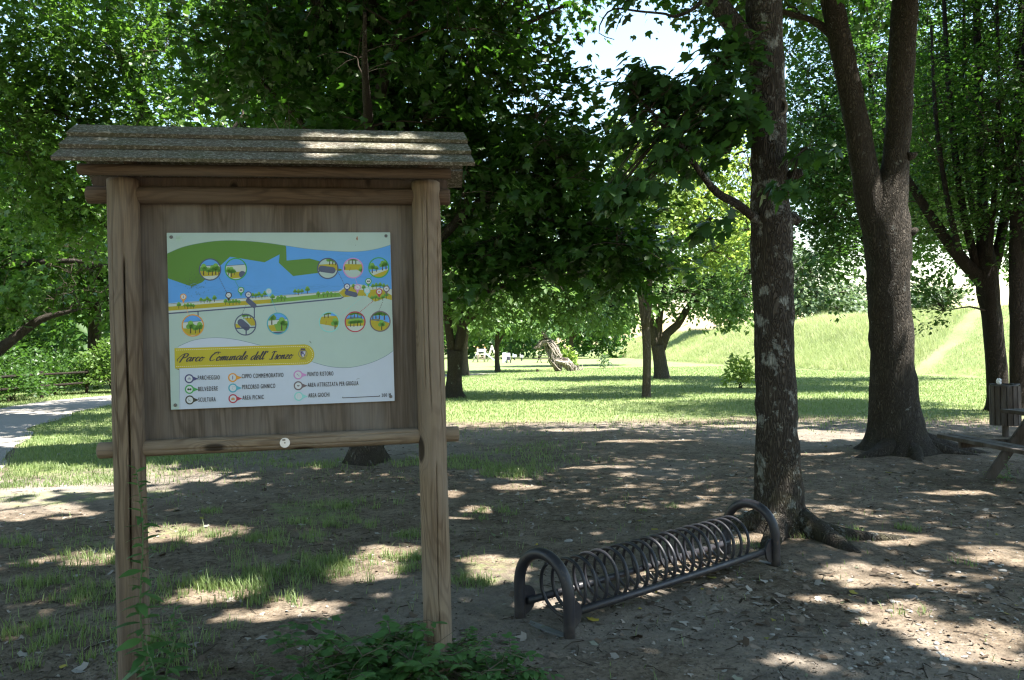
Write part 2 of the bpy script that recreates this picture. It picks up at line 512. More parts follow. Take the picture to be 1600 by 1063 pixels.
py_ = np.linspace(-15, 50, 190); offs = np.linspace(-1.55, 1.55, 9)
PXs = path_c(py_)[:, None] + offs[None] * (1 + .08 * (fbm(py_[:, None] * .8, offs[None] * 0 + 3, 3) - .5) * 4)
PYs = np.repeat(py_[:, None], 9, 1)
Vp = np.stack([PXs, PYs, hz_big(PXs, PYs) + .012 + .02 * (1 - (offs[None] / 1.55) ** 2)], -1).reshape(-1, 3)
ip = np.arange(190 * 9).reshape(190, 9)
Fp = np.stack([ip[:-1, :-1], ip[:-1, 1:], ip[1:, 1:], ip[1:, :-1]], -1).reshape(-1, 4)
tag(mesh_obj('path', Vp, Fp, path_mat()), 'pale gravel path curving away at the left', 'path', kind='structure')

# ------------------------------------------------------------------ leaves and trees


def template(right, mid=(0, .35), fold=.0):
    out = [(x, y, fold * abs(x) - .22 * y * y) for x, y in right]
    left = [(-x, y, z) for x, y, z in out[1:-1]][::-1]
    ring = out + left
    V = np.array([(mid[0], mid[1], 0)] + ring)
    n = len(ring)
    F = np.array([[0, 1 + i, 1 + (i + 1) % n] for i in range(n)])
    return V, F


L_SIMPLE = (np.array([(0, 0, 0), (.34, .42, .10), (0, 1, 0), (-.34, .42, .10)], float), np.array([[0, 1, 2], [0, 2, 3]]))
L_LOBE3 = template([(0, 0), (.40, .08), (.52, .52), (.20, .50), (0, 1.0)], (0, .4), .12)
L_MAPLE = template([(0, 0), (.34, -.06), (.24, .17), (.62, .42), (.40, .46), (.24, .52), (.28, .74), (0, 1.05)], (0, .36), -.16)
L_OVAL = template([(0, 0), (.22, .18), (.28, .48), (.17, .82), (0, 1.0)], (0, .5), .16)
L_LANCE = template([(0, 0), (.13, .2), (.18, .48), (.09, .82), (0, 1.0)], (0, .5), .2)


def unit(v): return v / (np.linalg.norm(v, axis=-1, keepdims=True) + 1e-9)


def leaves_to_mesh(name, pos, dirv, nrm, size, tint, tpl, mat, parent=None, origin=(0, 0, 0)):
    tv, tf = tpl
    Yv = unit(dirv); Xv = unit(np.cross(Yv, nrm)); Zv = np.cross(Xv, Yv)
    pos = pos - np.array(origin)
    V = pos[:, None] + size[:, None, None] * (tv[None, :, 0:1] * Xv[:, None] + tv[None, :, 1:2] * Yv[:, None] + tv[None, :, 2:3] * Zv[:, None])
    F = (tf[None] + (np.arange(len(pos)) * len(tv))[:, None, None]).reshape(-1, 3)
    return mesh_obj(name, V.reshape(-1, 3), F, mat, parent, True, attrs={'tint': np.repeat(np.clip(tint, 0, 1), len(tv))})


# patches of ground (or of roof, trunk) the sun reaches: centre, half axes, turn.
# the crowns overhead have their openings where these look up at the sun.
LIT = []


def lit(px, py, a, b, ang=0.0, Y=None):
    if Y is None:
        d = _f + _r * ((px - 800) / FPX) + _u * ((531.5 - py) / FPX)
        p = np.array([0, 0, CAM_H]) + d * (CAM_H / -d[2])
    else:
        p = PX(px, py, Y)
    LIT.append((p[0] + p[2] * COT * SHX, p[1] + p[2] * COT * SHY, a, b, R_(ang)))


lit(90, 752, 2.2, 1.3, 0); lit(20, 800, .9, .6); lit(270, 835, .55, .4, 10); lit(140, 870, .4, .28)
lit(340, 925, .34, .26, 5); lit(455, 955, .38, .3, 5); lit(560, 895, .30, .34); lit(120, 620, 1.8, .8)
lit(770, 890, .26, .50, 10); lit(745, 800, .28, .34); lit(610, 860, .3, .3)
lit(870, 945, .24, .16); lit(1060, 890, .5, .16, 38); lit(1150, 850, .32, .14, 30); lit(1010, 925, .25, .12, 38)
lit(1300, 680, 1.2, .9); lit(1000, 690, .8, .2); lit(900, 672, .7, .3); lit(1180, 665, 1.2, .3)
lit(1375, 900, .40, .25, -10); lit(1400, 845, .28, .2); lit(1520, 1000, .34, .3, 30); lit(1345, 945, .45, .16, -20); lit(1430, 980, .3, .14, -25)
lit(1560, 870, .3, .2); lit(1240, 1030, .25, .14); lit(690, 770, .3, .24); lit(940, 730, .5, .16); lit(1490, 770, .4, .12); lit(800, 760, .3, .2)
lit(45, 690, 1.6, 1.0); lit(110, 642, 2.2, 1.6); lit(10, 735, 1.2, .6); lit(150, 628, 2.0, 1.8); lit(1157, 605, 1.0, 1.0); lit(545, 225, .26, .14, 0, 3.75); lit(640, 235, .14, .12, 0, 3.8)
lit(1400, 520, .5, .22, 8, 10.9); lit(1405, 430, .5, .22, 8, 10.9); lit(1402, 330, .5, .22, 8, 10.9)


def in_lit(p):
    sx = p[:, 0] + p[:, 2] * COT * SHX; sy = p[:, 1] + p[:, 2] * COT * SHY
    k = np.zeros(len(p), bool)
    wob = (fbm(sx * 4.6, sy * 4.6, 3) - .5) * 2.4 - .1
    for cx, cy, a, b, t in LIT:
        dx, dy = sx - cx, sy - cy
        u = (dx * math.cos(t) + dy * math.sin(t)) / a; v = (-dx * math.sin(t) + dy * math.cos(t)) / b
        k |= (u * u + v * v + wob) < 1.0
    return k


def blob(px, py, Yd, rx, rz, ry):
    c = PX(px, py, Yd); s = Yd / FPX
    return (c, np.array([rx * s, ry, rz * s]))


def W(pts, Yd):
    """[(px,py,width px[,depth])] -> world points and radii"""
    P, r = [], []
    for t in pts:
        y = t[3] if len(t) > 3 else Yd
        P.append(PX(t[0], t[1], y)); r.append(t[2] * .5 * y / FPX)
    return np.array(P), np.array(r)


def make_tree(name, label, cat, base, limbs, blobs, nspray, leaf, bark, per=30, twig_r=.006, spray=.55, zmin=1.9,
              carve=False, group=None, seg=12, hub_div=14, droop=.3, shell=2.2, tilt=.34, trunk_step=.12, extra=None, up=.0, maxw=9e9, keep=None):
    """trunk and limbs, branches grown out to every leaf spray, and the leaves"""
    rg = np.random.default_rng(int(abs(base[0] * 131 + base[1] * 977)) + nspray)
    base = np.array([base[0], base[1], float(hz(base[0], base[1]))])
    root = thing(name, label, cat, base, 0, group)
    mb = MB(); nodes = []; nrad = []
    for li, (P, r) in enumerate(limbs):
        Q, q = smooth_pts(P, r, trunk_step)
        sg_n = seg if li == 0 else max(6, seg - 4)
        V, F = tube(Q, q, sg_n, False, True, .07 if seg > 8 else 0.0, li + 1)
        if li == 0 and seg >= 12:      # buttressed foot
            V = V.reshape(len(Q), sg_n, 3); c_ = Q[:, None, :]
            th_ = np.arctan2(V[..., 1] - c_[..., 1], V[..., 0] - c_[..., 0])
            lobe = .35 + .65 * np.clip(np.sin(th_ * 4 + base[0] * 3) * .6 + np.sin(th_ * 3 + 1 + base[1]) * .5, 0, 1)
            zz = np.maximum(0, Q[:, 2] - base[2])[:, None]
            k_ = 1 + lobe * (.42 * np.exp(-zz / .10) + .16 * np.exp(-zz / .4))
            V[..., :2] = c_[..., :2] + (V[..., :2] - c_[..., :2]) * k_[..., None]
            V = V.reshape(-1, 3)
        mb.add(V - base, F)
        hi = Q[:, 2] > zmin - .2 if li == 0 else Q[:, 2] > -1
        nodes.append(Q[hi]); nrad.append(q[hi])
    if extra: extra(mb, base)
    tr = mb.build('trunk', bark, root)
    nodes = np.concatenate(nodes); nrad = np.concatenate(nrad)
    cs = np.array([b[0] for b in blobs]); rs = np.array([b[1] for b in blobs])
    wts = np.prod(rs, 1) ** (2 / 3.); wts /= wts.sum()

    def samp(n, sh):
        out = np.zeros((0, 3))
        while len(out) < n:
            b = rg.choice(len(blobs), n * 2, p=wts)
            d = unit(rg.normal(size=(n * 2, 3)))
            rr = rg.random(n * 2) ** (1 / sh) * (1 + .16 * (fbm(d[:, 0] * 2.3 + b * 3, d[:, 2] * 2.3 + d[:, 1], 3) - .5) * 4)
            p = cs[b] + d * rs[b] * rr[:, None]
            p = p[p[:, 2] > zmin]
            if keep is not None: p = p[keep(p)]
            out = np.concatenate([out, p])
        return out[:n]
    hubs = samp(max(6, nspray // hub_div), 2.0)
    order = np.argsort(np.min(np.linalg.norm(hubs[:, None] - nodes[None, ::max(1, len(nodes) // 60)], axis=2), 1))
    HP, HR = [], []
    for h in hubs[order]:
        d = np.linalg.norm(nodes - h, axis=1) + .8 * np.maximum(0, nodes[:, 2] - h[2])
        i = int(np.argmin(d)); a = nodes[i]; L = np.linalg.norm(h - a)
        t = np.linspace(0, 1, 7)[:, None]
        c = (a + h) / 2 + np.array([0, 0, .14 * L]) + rg.normal(size=3) * .07 * L
        q = (1 - t) ** 2 * a + 2 * t * (1 - t) * c + t * t * h + rg.normal(size=(7, 3)) * .012 * L * np.sin(t * 3.14)
        r0 = min(nrad[i] * .75, .010 + .013 * L) * (1 if twig_r < .01 else twig_r / .007)
        rr = np.linspace(r0, twig_r * 1.2, 7)
        HP.append(q); HR.append(rr)
        nodes = np.concatenate([nodes, q[2:]]); nrad = np.concatenate([nrad, rr[2:]])
    V1, F1 = tubes_np(np.array(HP), np.array(HR), 5)
    sp = samp(nspray, shell)
    near = np.zeros(nspray, int)
    for s in range(0, nspray, 200):
        near[s:s + 200] = np.argmin(np.linalg.norm(sp[s:s + 200, None] - nodes[None], axis=2), 1)
    a = nodes[near]; v = sp - a; dist = np.linalg.norm(v, axis=1, keepdims=True)
    tw = np.linspace(0, 1, 4)[None, :, None]
    TP = a[:, None] + v[:, None] * tw + np.array([0, 0, 1.0]) * (np.sin(tw * 3.14) * .1 * dist[:, None])
    TR = np.linspace(1, .45, 4)[None] * np.minimum(twig_r * 1.1, nrad[near])[:, None]
    ok = dist[:, 0] > .02
    V2, F2 = tubes_np(TP[ok], TR[ok], 3)
    mesh_obj('branches', np.concatenate([V1, V2]) - base, np.concatenate([F1, F2 + len(V1)]), MAT['twig'], root)
    # leaves
    size, tpl, lm = leaf
    dv = unit(v + rg.normal(size=v.shape) * .15 * (dist + .1) + np.array([0, 0, -.12 + up]) * dist)
    side = unit(np.cross(dv, np.array([0, 0, 1.0])) + 1e-6)
    n = per
    t = rg.uniform(-.55, .75, (nspray, n)); sg = np.sign(rg.normal(size=(nspray, n)))
    wd = spray * (.55 - .35 * np.abs(t)) * rg.random((nspray, n)) ** .6 * sg
    P = sp[:, None] + dv[:, None] * (t * spray)[..., None] + side[:, None] * wd[..., None]
    P[..., 2] += rg.normal(size=(nspray, n)) * .06 * spray - droop * (t + .2) ** 2 * spray * .6
    ld = dv[:, None] * .75 + side[:, None] * (sg * .7)[..., None] + rg.normal(size=P.shape) * .35
    ld[..., 2] -= droop
    nr = np.array([0, 0, 1.0]) + rg.normal(size=P.shape) * tilt + side[:, None] * (sg * .25)[..., None]
    szs = size * np.clip(rg.normal(.92, .24, (nspray, n)), .4, 1.45)
    tn = .45 + (rg.normal(size=(nspray, 1)) * .24 + rg.normal(size=(nspray, n)) * .16)
    P = P.reshape(-1, 3); ld = ld.reshape(-1, 3); nr = nr.reshape(-1, 3); szs = szs.ravel(); tn = tn.ravel()
    k = P[:, 2] > zmin - .35
    if carve: k &= ~in_lit(P)
    leaves_to_mesh('crown', P[k], ld[k], nr[k], szs[k], tn[k], tpl, lm, root, base)
    return root


def gnd(px, py):
    d = _f + _r * ((px - 800) / FPX) + _u * ((531.5 - py) / FPX)
    return np.array([0, 0, CAM_H]) + d * (CAM_H / -d[2])


# --- the near tree with lichen, beside the rack
YA = 6.62
def a_extra(mb, base):
    for pts, rr in (([(2.28, 6.52, .10), (2.50, 6.36, .035), (2.82, 6.30, .01), (3.2, 6.38, -.03), (3.5, 6.42, -.08)], (.095, .07, .045, .035, .02)),
                    ([(2.18, 6.5, .10), (2.05, 6.28, .03), (1.9, 6.05, -.02), (1.8, 5.85, -.08)], (.10, .075, .05, .03)),
                    ([(2.33, 6.5, .10), (2.46, 6.2, .02), (2.55, 5.98, -.03), (2.6, 5.85, -.08)], (.10, .075, .05, .03)),
                    ([(2.08, 6.6, .10), (1.86, 6.62, .02), (1.6, 6.7, -.06)], (.10, .07, .03))):
        P = np.array(pts); P[:, 2] += hz(P[:, 0], P[:, 1])
        Q, q = smooth_pts(P, rr, .06)
        V, F = tube(Q, q, 12, False, True, .12, 3); mb.add(V - base, F)
    # branch stubs
    for pts in ([(1236, 276, 22, 6.55), (1246, 272, 16, 6.5), (1254, 270, 11, 6.48)], [(1238, 345, 24, 6.6), (1247, 338, 20, 6.57)]):
        P, r = W(pts, YA); V, F = tube(P, r, 8, False, True, .1, 5); mb.add(V - base, F)


limbsA = [W([(1221, 842, 96), (1219, 815, 78), (1217, 770, 69), (1214, 680, 64), (1211, 560, 61), (1208, 470, 60), (1206, 380, 63), (1204, 330, 60), (1202, 260, 55), (1199, 190, 57), (1196, 100, 57), (1194, 0, 55), (1188, -150, 48), (1176, -330, 38), (1160, -520, 24), (1150, -700, 8)], YA),
          W([(1190, 352, 16), (1172, 335, 14, 6.5), (1150, 318, 13, 6.4), (1120, 301, 12, 6.3), (1096, 272, 10, 6.25), (1070, 235, 9, 6.2), (1045, 205, 7, 6.15), (1015, 172, 5, 6.1), (990, 145, 3, 6.1)], YA),
          W([(1192, 110, 40), (1172, 75, 36), (1148, 42, 33), (1122, 8, 30), (1100, -30, 28), (1060, -120, 22), (1010, -240, 14), (960, -380, 7)], 6.6),
          W([(1108, -8, 10, 6.5), (1080, 16, 6, 6.4), (1052, 26, 5, 6.35), (1040, 22, 4, 6.3), (1000, 18, 3.4, 6.3), (960, 14, 2.8, 6.3), (943, 28, 2.4, 6.3), (936, 52, 1.6, 6.3), (960, 62, 1.2, 6.3)], 6.5),
          W([(1205, -20, 30), (1240, -120, 24), (1300, -260, 18), (1370, -420, 8)], 6.8),
          W([(1190, -140, 26), (1200, -260, 20, 7.6), (1210, -330, 14, 9.0), (1215, -380, 7, 10.0)], 6.6)]
# overhead: out of the frame
crownA = [(np.array([2.6, 7.0, 8.3]), np.array([4.2, 3.6, 2.6])), (np.array([1.2, 6.0, 9.0]), np.array([3.2, 3.0, 2.4]))]
tA = make_tree('maple_tree', 'nearest maple trunk spotted with grey lichen, standing at the end of the bike rack', 'tree', (2.21, 6.62), limbsA, crownA, 1000,
               (.13, L_LOBE3, MAT['maple']), MAT['bark_near'], per=26, spray=.8, zmin=5.6, carve=True, seg=32, extra=a_extra, trunk_step=.05)
# low leafy bough of the same tree
_rg = np.random.default_rng(5)


def bough(parent, base, bl, n, per, size, spray, axis, seedn=1):
    rg = np.random.default_rng(seedn)
    Ps, Ds, Ns, Ss, Ts = [], [], [], [], []
    TP = []
    ax = axis
    for i in range(n):
        c, r = bl[rg.integers(len(bl))]
        p = c + unit(rg.normal(size=3)) * r * rg.random() ** .5
        j = int(np.argmin(np.linalg.norm(ax - p, axis=1))); a = ax[j]
        d = unit(p - a + np.array([-.25, -.05, -.03]))
        TP.append(np.array([a, a + (p - a) * .35 + [0, 0, .04], a + (p - a) * .7 + [0, 0, .03], p + d * .1]))
        for k in range(per):
            t = rg.uniform(-.5, .6)
            sd = unit(np.cross(d, [0, 0, 1.0])) * rg.choice([-1, 1])
            Ps.append(p + d * t * spray + sd * rg.uniform(.02, .13) + [0, 0, rg.normal() * .035])
            Ds.append(d * .6 + sd * .6 + rg.normal(size=3) * .3 + [0, 0, -.5]); Ns.append(np.array([0, 0, 1.0]) + rg.normal(size=3) * .38 + np.array([-.25, -.15, 0]))
            Ss.append(size * rg.uniform(.6, 1.2)); Ts.append(rg.uniform(.2, .8))
    V, F = tubes_np(np.array(TP), np.tile(np.array([[.006, .005, .004, .002]]), (len(TP), 1)), 4)
    mesh_obj('twigs', V - base, F, MAT['twig'], parent)
    leaves_to_mesh('low_bough', np.array(Ps), np.array(Ds), np.array(Ns), np.array(Ss), np.array(Ts), L_MAPLE, MAT['maple_near'], parent, base)


axA, _ = smooth_pts(*limbsA[1], .08)
axA2, _ = smooth_pts(*limbsA[2], .1)
axA = axA[8:]
ax_up = W([(1150, 318, 5, 6.4), (1135, 240, 5, 6.35), (1140, 170, 4, 6.3), (1120, 110, 3, 6.3)], 6.4)[0]
axA = np.concatenate([axA, ax_up])
bough(tA, np.array(tA.location), [blob(1105, 130, 6.2, 60, 26, .6), blob(1050, 165, 6.2, 80, 22, .6), blob(1010, 215, 6.1, 75, 20, .55), blob(1110, 200, 6.3, 60, 24, .6), blob(1070, 245, 6.2, 85, 18, .5),
                                     blob(1000, 130, 6.2, 50, 20, .4), blob(1145, 85, 6.3, 30, 30, .3), blob(990, 295, 6.0, 60, 14, .4), blob(1150, 180, 6.3, 24, 60, .3)], 190, 8, .112, .24, axA, 3)
bough(tA, np.array(tA.location), [blob(1112, 352, 6.1, 22, 12, .15)], 5, 6, .125, .12, W([(1120, 330, 3, 6.2), (1110, 345, 2, 6.1)], 6.2)[0], 8)
bough(tA, np.array(tA.location), [blob(1100, 0, 6.3, 40, 8, .3), blob(985, 0, 6.3, 14, 6, .1)], 6, 4, .115, .16, axA2[:14], 9)
bough(tA, np.array(tA.location), [blob(1275, 235, 6.2, 50, 16, .2), blob(1225, 300, 6.0, 30, 14, .15)], 9, 7, .12, .2, W([(1210, 245, 3, 6.5), (1250, 240, 3, 6.3)], 6.4)[0], 12)
# scars where branches came off
for (px, py, rr) in ((1220, 174, 11), (1203, 6, 9)):
    c = PX(px, py, YA) ; out = unit(np.array([0, 0, CAM_H]) * np.array([1, 1, 0]) - c * np.array([1, 1, 0])); c = c + out * (.148 - .016) - np.array(tA.location)
    sdv = np.cross(out, [0, 0, 1]); r3 = rr * YA / FPX
    ring = [c + (sdv * math.cos(t) * .75 + np.array([0, 0, 1]) * math.sin(t)) * r3 for t in np.linspace(0, 6.283, 16, endpoint=False)]
    mb = MB(); mb.tube(ring, .014, 8, 0, True)
    hole = [c - out * .012 + (sdv * math.cos(t) * .75 + np.array([0, 0, 1]) * math.sin(t)) * r3 * .9 for t in np.linspace(0, 6.283, 16, endpoint=False)]
    mb.add(hole, [list(range(16))], 1)
    mb.build('branch_scar', [plain_mat('scar_callus', (.16, .14, .12), .85, 0, .3, 60), plain_mat('scar_heart', (.03, .022, .017), .9)], tA)

# --- the twin-stemmed tree
YB = 11.12
def b_extra(mb, base):
    for pts, rr in (([(5.25, 10.95, .12), (4.95, 10.75, .03), (4.5, 10.6, -.07)], (.15, .11, .05)), ([(5.6, 11.0, .10), (5.9, 10.88, .02), (6.3, 10.8, -.04), (6.6, 10.75, -.10)], (.13, .09, .055, .03)),
                    ([(5.4, 10.9, .10), (5.36, 10.6, .02), (5.25, 10.3, -.06)], (.14, .10, .05)), ([(5.7, 11.1, .12), (6.2, 11.15, .03), (6.8, 11.2, -.07)], (.15, .10, .05))):
        P = np.array(pts); P[:, 2] += hz(P[:, 0], P[:, 1])
        Q, q = smooth_pts(P, rr, .1); V, F = tube(Q, q, 12, False, True, .12, 3); mb.add(V - base, F)
    for pts in ([(1418, 245, 16), (1428, 243, 10), (1432, 240, 6)], [(1418, 365, 18), (1428, 362, 12), (1433, 358, 7)]):
        P, r = W(pts, 11.0); V, F = tube(P, r, 8, False, True, .1, 5); mb.add(V - base, F)


limbsB = [W([(1406, 722, 112), (1404, 700, 92), (1401, 670, 77), (1397, 620, 68), (1392, 520, 64), (1388, 430, 64), (1386, 370, 68), (1388, 320, 58), (1398, 260, 40), (1404, 200, 38), (1406, 140, 40), (1410, 60, 40), (1415, 0, 38), (1425, -150, 30), (1440, -320, 20), (1450, -470, 8)], YB),
          W([(1378, 380, 48), (1362, 320, 44), (1350, 260, 40), (1338, 190, 37), (1322, 110, 35), (1308, 40, 34), (1298, -10, 32), (1282, -140, 26), (1262, -300, 16), (1250, -430, 7)], YB),
          W([(1308, 60, 20), (1288, 44, 13), (1264, 30, 10), (1240, 24, 9), (1200, 10, 7), (1160, -20, 4)], 11.2),
          W([(1415, 0, 22), (1460, -110, 16, 10.5), (1520, -240, 8, 10)], YB)]
crownB = [(np.array([5.4, 11.3, 9.6]), np.array([4.0, 3.8, 3.2])), (np.array([3.6, 12.0, 8.6]), np.array([2.6, 3, 2.2]))]
make_tree('twin_stem_tree', 'thick tree forking into two upright stems, sunlit streak on its bark', 'tree', (5.4, 11.12), limbsB, crownB, 1000,
          (.12, L_LOBE3, MAT['maple']), MAT['bark'], per=26, spray=.8, zmin=6.6, carve=True, seg=30, extra=b_extra, trunk_step=.08)

# --- the big dark maple whose trunk is behind the board
YI = 11.3
bI = gnd(572, 722)
limbsI = [W([(572, 728, 64), (573, 700, 50), (576, 620, 44), (580, 500, 42), (582, 420, 44), (584, 330, 40), (583, 200, 38), (580, 80, 34), (578, -60, 28), (575, -250, 18), (572, -420, 7)], YI),
          W([(588, 440, 24), (640, 405, 20), (692, 368, 16), (736, 326, 13), (800, 290, 9), (880, 260, 5)], 11.0),
          W([(590, 460, 22), (660, 430, 17), (745, 385, 13), (820, 350, 10, 10.8), (900, 345, 7, 10.6), (985, 370, 4, 10.6)], 11.0),
          W([(590, 480, 16), (680, 470, 12), (760, 455, 9), (840, 430, 6), (900, 430, 3)], 11.6),
          W([(584, 260, 22), (640, 190, 17), (720, 110, 13), (800, 50, 9), (880, 10, 5)], 11.3),
          W([(584, 180, 20), (620, 60, 15), (680, -90, 9), (720, -200, 5)], 10.6),
          W([(580, 330, 20), (530, 260, 15), (470, 190, 11), (410, 130, 6)], 11.6),
          W([(580, 150, 18), (520, 40, 14), (440, -70, 9), (400, -160, 5)], 11.8),
          W([(582, 250, 20), (575, 180, 15, 9.8), (570, 100, 10, 8.8), (570, 20, 5, 8.2)], 11),
          W([(582, 300, 20), (600, 220, 15, 12.8), (610, 120, 10, 14), (620, 20, 5, 15)], 11.6)]
crownI = [blob(400, 60, 12.5, 120, 130, 1.8), blob(640, 120, 11.6, 190, 200, 2.4), blob(770, 200, 11.3, 145, 185, 1.9), blob(830, 330, 11.0, 135, 105, 1.5), blob(930, 400, 10.8, 110, 45, .9), blob(760, 400, 11.2, 130, 60, 1.2),
          blob(480, 80, 11.8, 140, 150, 2.0), blob(640, -90, 11.4, 200, 190, 3.2), blob(800, 70, 11.2, 70, 80, 1.0), blob(560, 260, 11.4, 170, 120, 2.0), blob(905, 250, 10.9, 50, 50, .8), blob(1000, 405, 10.6, 60, 36, .7), blob(1000, 400, 10.9, 55, 34, .7), blob(940, 345, 10.7, 75, 55, .9), blob(930, 380, 11.0, 95, 45, .9), blob(840, 430, 10.8, 90, 40, 1.0), blob(860, 260, 11.0, 80, 90, 1.2), blob(730, 425, 10.8, 90, 40, 1.0), (np.array([-3.0, 11.6, 9.8]), np.array([4.4, 3.4, 2.0])), blob(730, 330, 12.5, 100, 110, 1.6),
          (np.array([-.6, 13.6, 9.4]), np.array([4.0, 3.2, 2.4])), (np.array([-1.5, 9.8, 9.2]), np.array([3.6, 2.6, 2.2]))]
make_tree('dark_maple_tree', 'broad dark green maple behind the board, its low boughs sweeping right', 'tree', bI[:2], limbsI, crownI, 3000,
          (.125, L_LOBE3, MAT['maple']), MAT['bark'], per=27, spray=.62, zmin=2.55, carve=True, seg=16, hub_div=12, droop=.35, trunk_step=.1)

# --- slim pale tree and the forked tree on the lawn, right of centre
limbsD = [W([(1010, 630, 19), (1010, 612, 14), (1011, 560, 12.5), (1009, 510, 13), (1005, 480, 13), (1001, 440, 11), (1000, 380, 9), (1000, 300, 7), (1005, 220, 4)], 24.33),
          W([(1009, 512, 12), (1014, 470, 11), (1015, 430, 9), (1022, 360, 8), (1040, 290, 5), (1060, 230, 3)], 24.3),
          W([(1002, 430, 7), (1040, 380, 6), (1080, 330, 4), (1110, 300, 2)], 24.3), W([(1000, 400, 7), (970, 350, 5), (950, 300, 3)], 24.3)]
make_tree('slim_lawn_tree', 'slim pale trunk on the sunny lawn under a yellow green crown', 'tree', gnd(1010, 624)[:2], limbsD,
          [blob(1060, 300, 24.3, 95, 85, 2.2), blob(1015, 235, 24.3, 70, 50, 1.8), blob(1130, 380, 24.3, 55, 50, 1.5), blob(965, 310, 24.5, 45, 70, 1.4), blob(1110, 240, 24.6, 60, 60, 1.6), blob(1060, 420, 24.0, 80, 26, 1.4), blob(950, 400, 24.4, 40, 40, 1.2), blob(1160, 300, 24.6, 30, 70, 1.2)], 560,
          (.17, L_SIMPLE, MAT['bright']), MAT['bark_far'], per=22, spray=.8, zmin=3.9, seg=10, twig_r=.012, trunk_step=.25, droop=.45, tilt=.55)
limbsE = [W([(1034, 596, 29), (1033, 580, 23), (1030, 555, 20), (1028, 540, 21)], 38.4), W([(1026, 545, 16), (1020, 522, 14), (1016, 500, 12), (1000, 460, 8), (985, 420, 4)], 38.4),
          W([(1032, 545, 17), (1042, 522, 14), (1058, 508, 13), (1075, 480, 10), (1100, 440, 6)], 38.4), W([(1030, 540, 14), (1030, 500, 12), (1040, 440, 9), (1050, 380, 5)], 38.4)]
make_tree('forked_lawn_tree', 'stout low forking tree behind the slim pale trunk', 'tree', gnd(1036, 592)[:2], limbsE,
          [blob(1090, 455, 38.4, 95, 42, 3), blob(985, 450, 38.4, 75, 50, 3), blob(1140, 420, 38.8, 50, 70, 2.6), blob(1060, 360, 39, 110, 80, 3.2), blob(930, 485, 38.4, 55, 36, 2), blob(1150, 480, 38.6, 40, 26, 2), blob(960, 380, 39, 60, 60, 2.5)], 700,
          (.26, L_SIMPLE, MAT['mid_lit']), MAT['bark_far'], per=20, spray=1.2, zmin=2.6, seg=10, twig_r=.02, trunk_step=.3, droop=.45, tilt=.5)

# --- trees left of centre on the lawn
limbsF = [W([(708, 630, 36), (708, 612, 27), (710, 580, 23), (711, 548, 27)], 25.8), W([(707, 552, 16), (702, 520, 13), (698, 480, 11), (690, 430, 7), (680, 380, 4)], 25.8),
          W([(714, 552, 17), (721, 520, 15), (728, 480, 12), (745, 430, 8), (780, 380, 4)], 25.8), W([(722, 510, 10), (770, 470, 8), (830, 440, 5), (890, 430, 3)], 25.4)]
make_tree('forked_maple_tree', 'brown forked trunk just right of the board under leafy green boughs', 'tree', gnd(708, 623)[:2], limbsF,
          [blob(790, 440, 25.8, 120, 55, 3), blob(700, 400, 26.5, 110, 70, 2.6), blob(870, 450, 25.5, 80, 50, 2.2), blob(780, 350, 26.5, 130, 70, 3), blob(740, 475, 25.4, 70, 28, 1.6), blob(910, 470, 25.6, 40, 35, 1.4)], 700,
          (.19, L_SIMPLE, MAT['mid_lit']), MAT['bark'], per=26, spray=.9, zmin=2.55, seg=12, twig_r=.011, trunk_step=.25)
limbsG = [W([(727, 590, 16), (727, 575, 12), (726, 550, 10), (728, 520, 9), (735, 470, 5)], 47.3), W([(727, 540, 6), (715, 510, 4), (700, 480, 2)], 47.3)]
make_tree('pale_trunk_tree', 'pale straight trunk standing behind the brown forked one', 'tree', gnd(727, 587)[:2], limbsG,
          [blob(735, 490, 47.3, 65, 42, 3), blob(710, 470, 47.8, 60, 40, 3)], 300, (.32, L_SIMPLE, MAT['mid_lit']), MAT['bark_far'], per=20, spray=1.3, zmin=2.9, seg=10, twig_r=.02, trunk_step=.4)
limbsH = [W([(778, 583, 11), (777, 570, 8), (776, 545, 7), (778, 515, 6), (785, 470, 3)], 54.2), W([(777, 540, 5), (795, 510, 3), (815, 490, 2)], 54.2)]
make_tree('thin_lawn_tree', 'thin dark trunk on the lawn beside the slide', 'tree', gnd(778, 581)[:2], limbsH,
          [blob(800, 495, 54.2, 75, 40, 3.4), blob(765, 500, 54.5, 50, 34, 3)], 320, (.34, L_SIMPLE, MAT['mid_lit']), MAT['bark_far'], per=20, spray=1.4, zmin=2.7, seg=8, twig_r=.02, trunk_step=.4)
limbsM = [W([(893, 566, 9), (893, 550, 7), (893, 520, 6), (900, 480, 4)], 68), W([(893, 530, 5), (920, 505, 3), (940, 490, 2)], 68)]
make_tree('far_lawn_tree', 'dark leafy tree spreading behind the woven animal', 'tree', PX(893, 566, 68)[:2], limbsM,
          [blob(905, 505, 68, 70, 40, 4), blob(950, 480, 68, 60, 45, 4), blob(860, 500, 68, 50, 34, 4)], 420, (.42, L_SIMPLE, MAT['mid_lit']), MAT['bark_far'], per=20, spray=1.7, zmin=3.0, seg=8, twig_r=.024, trunk_step=.5)

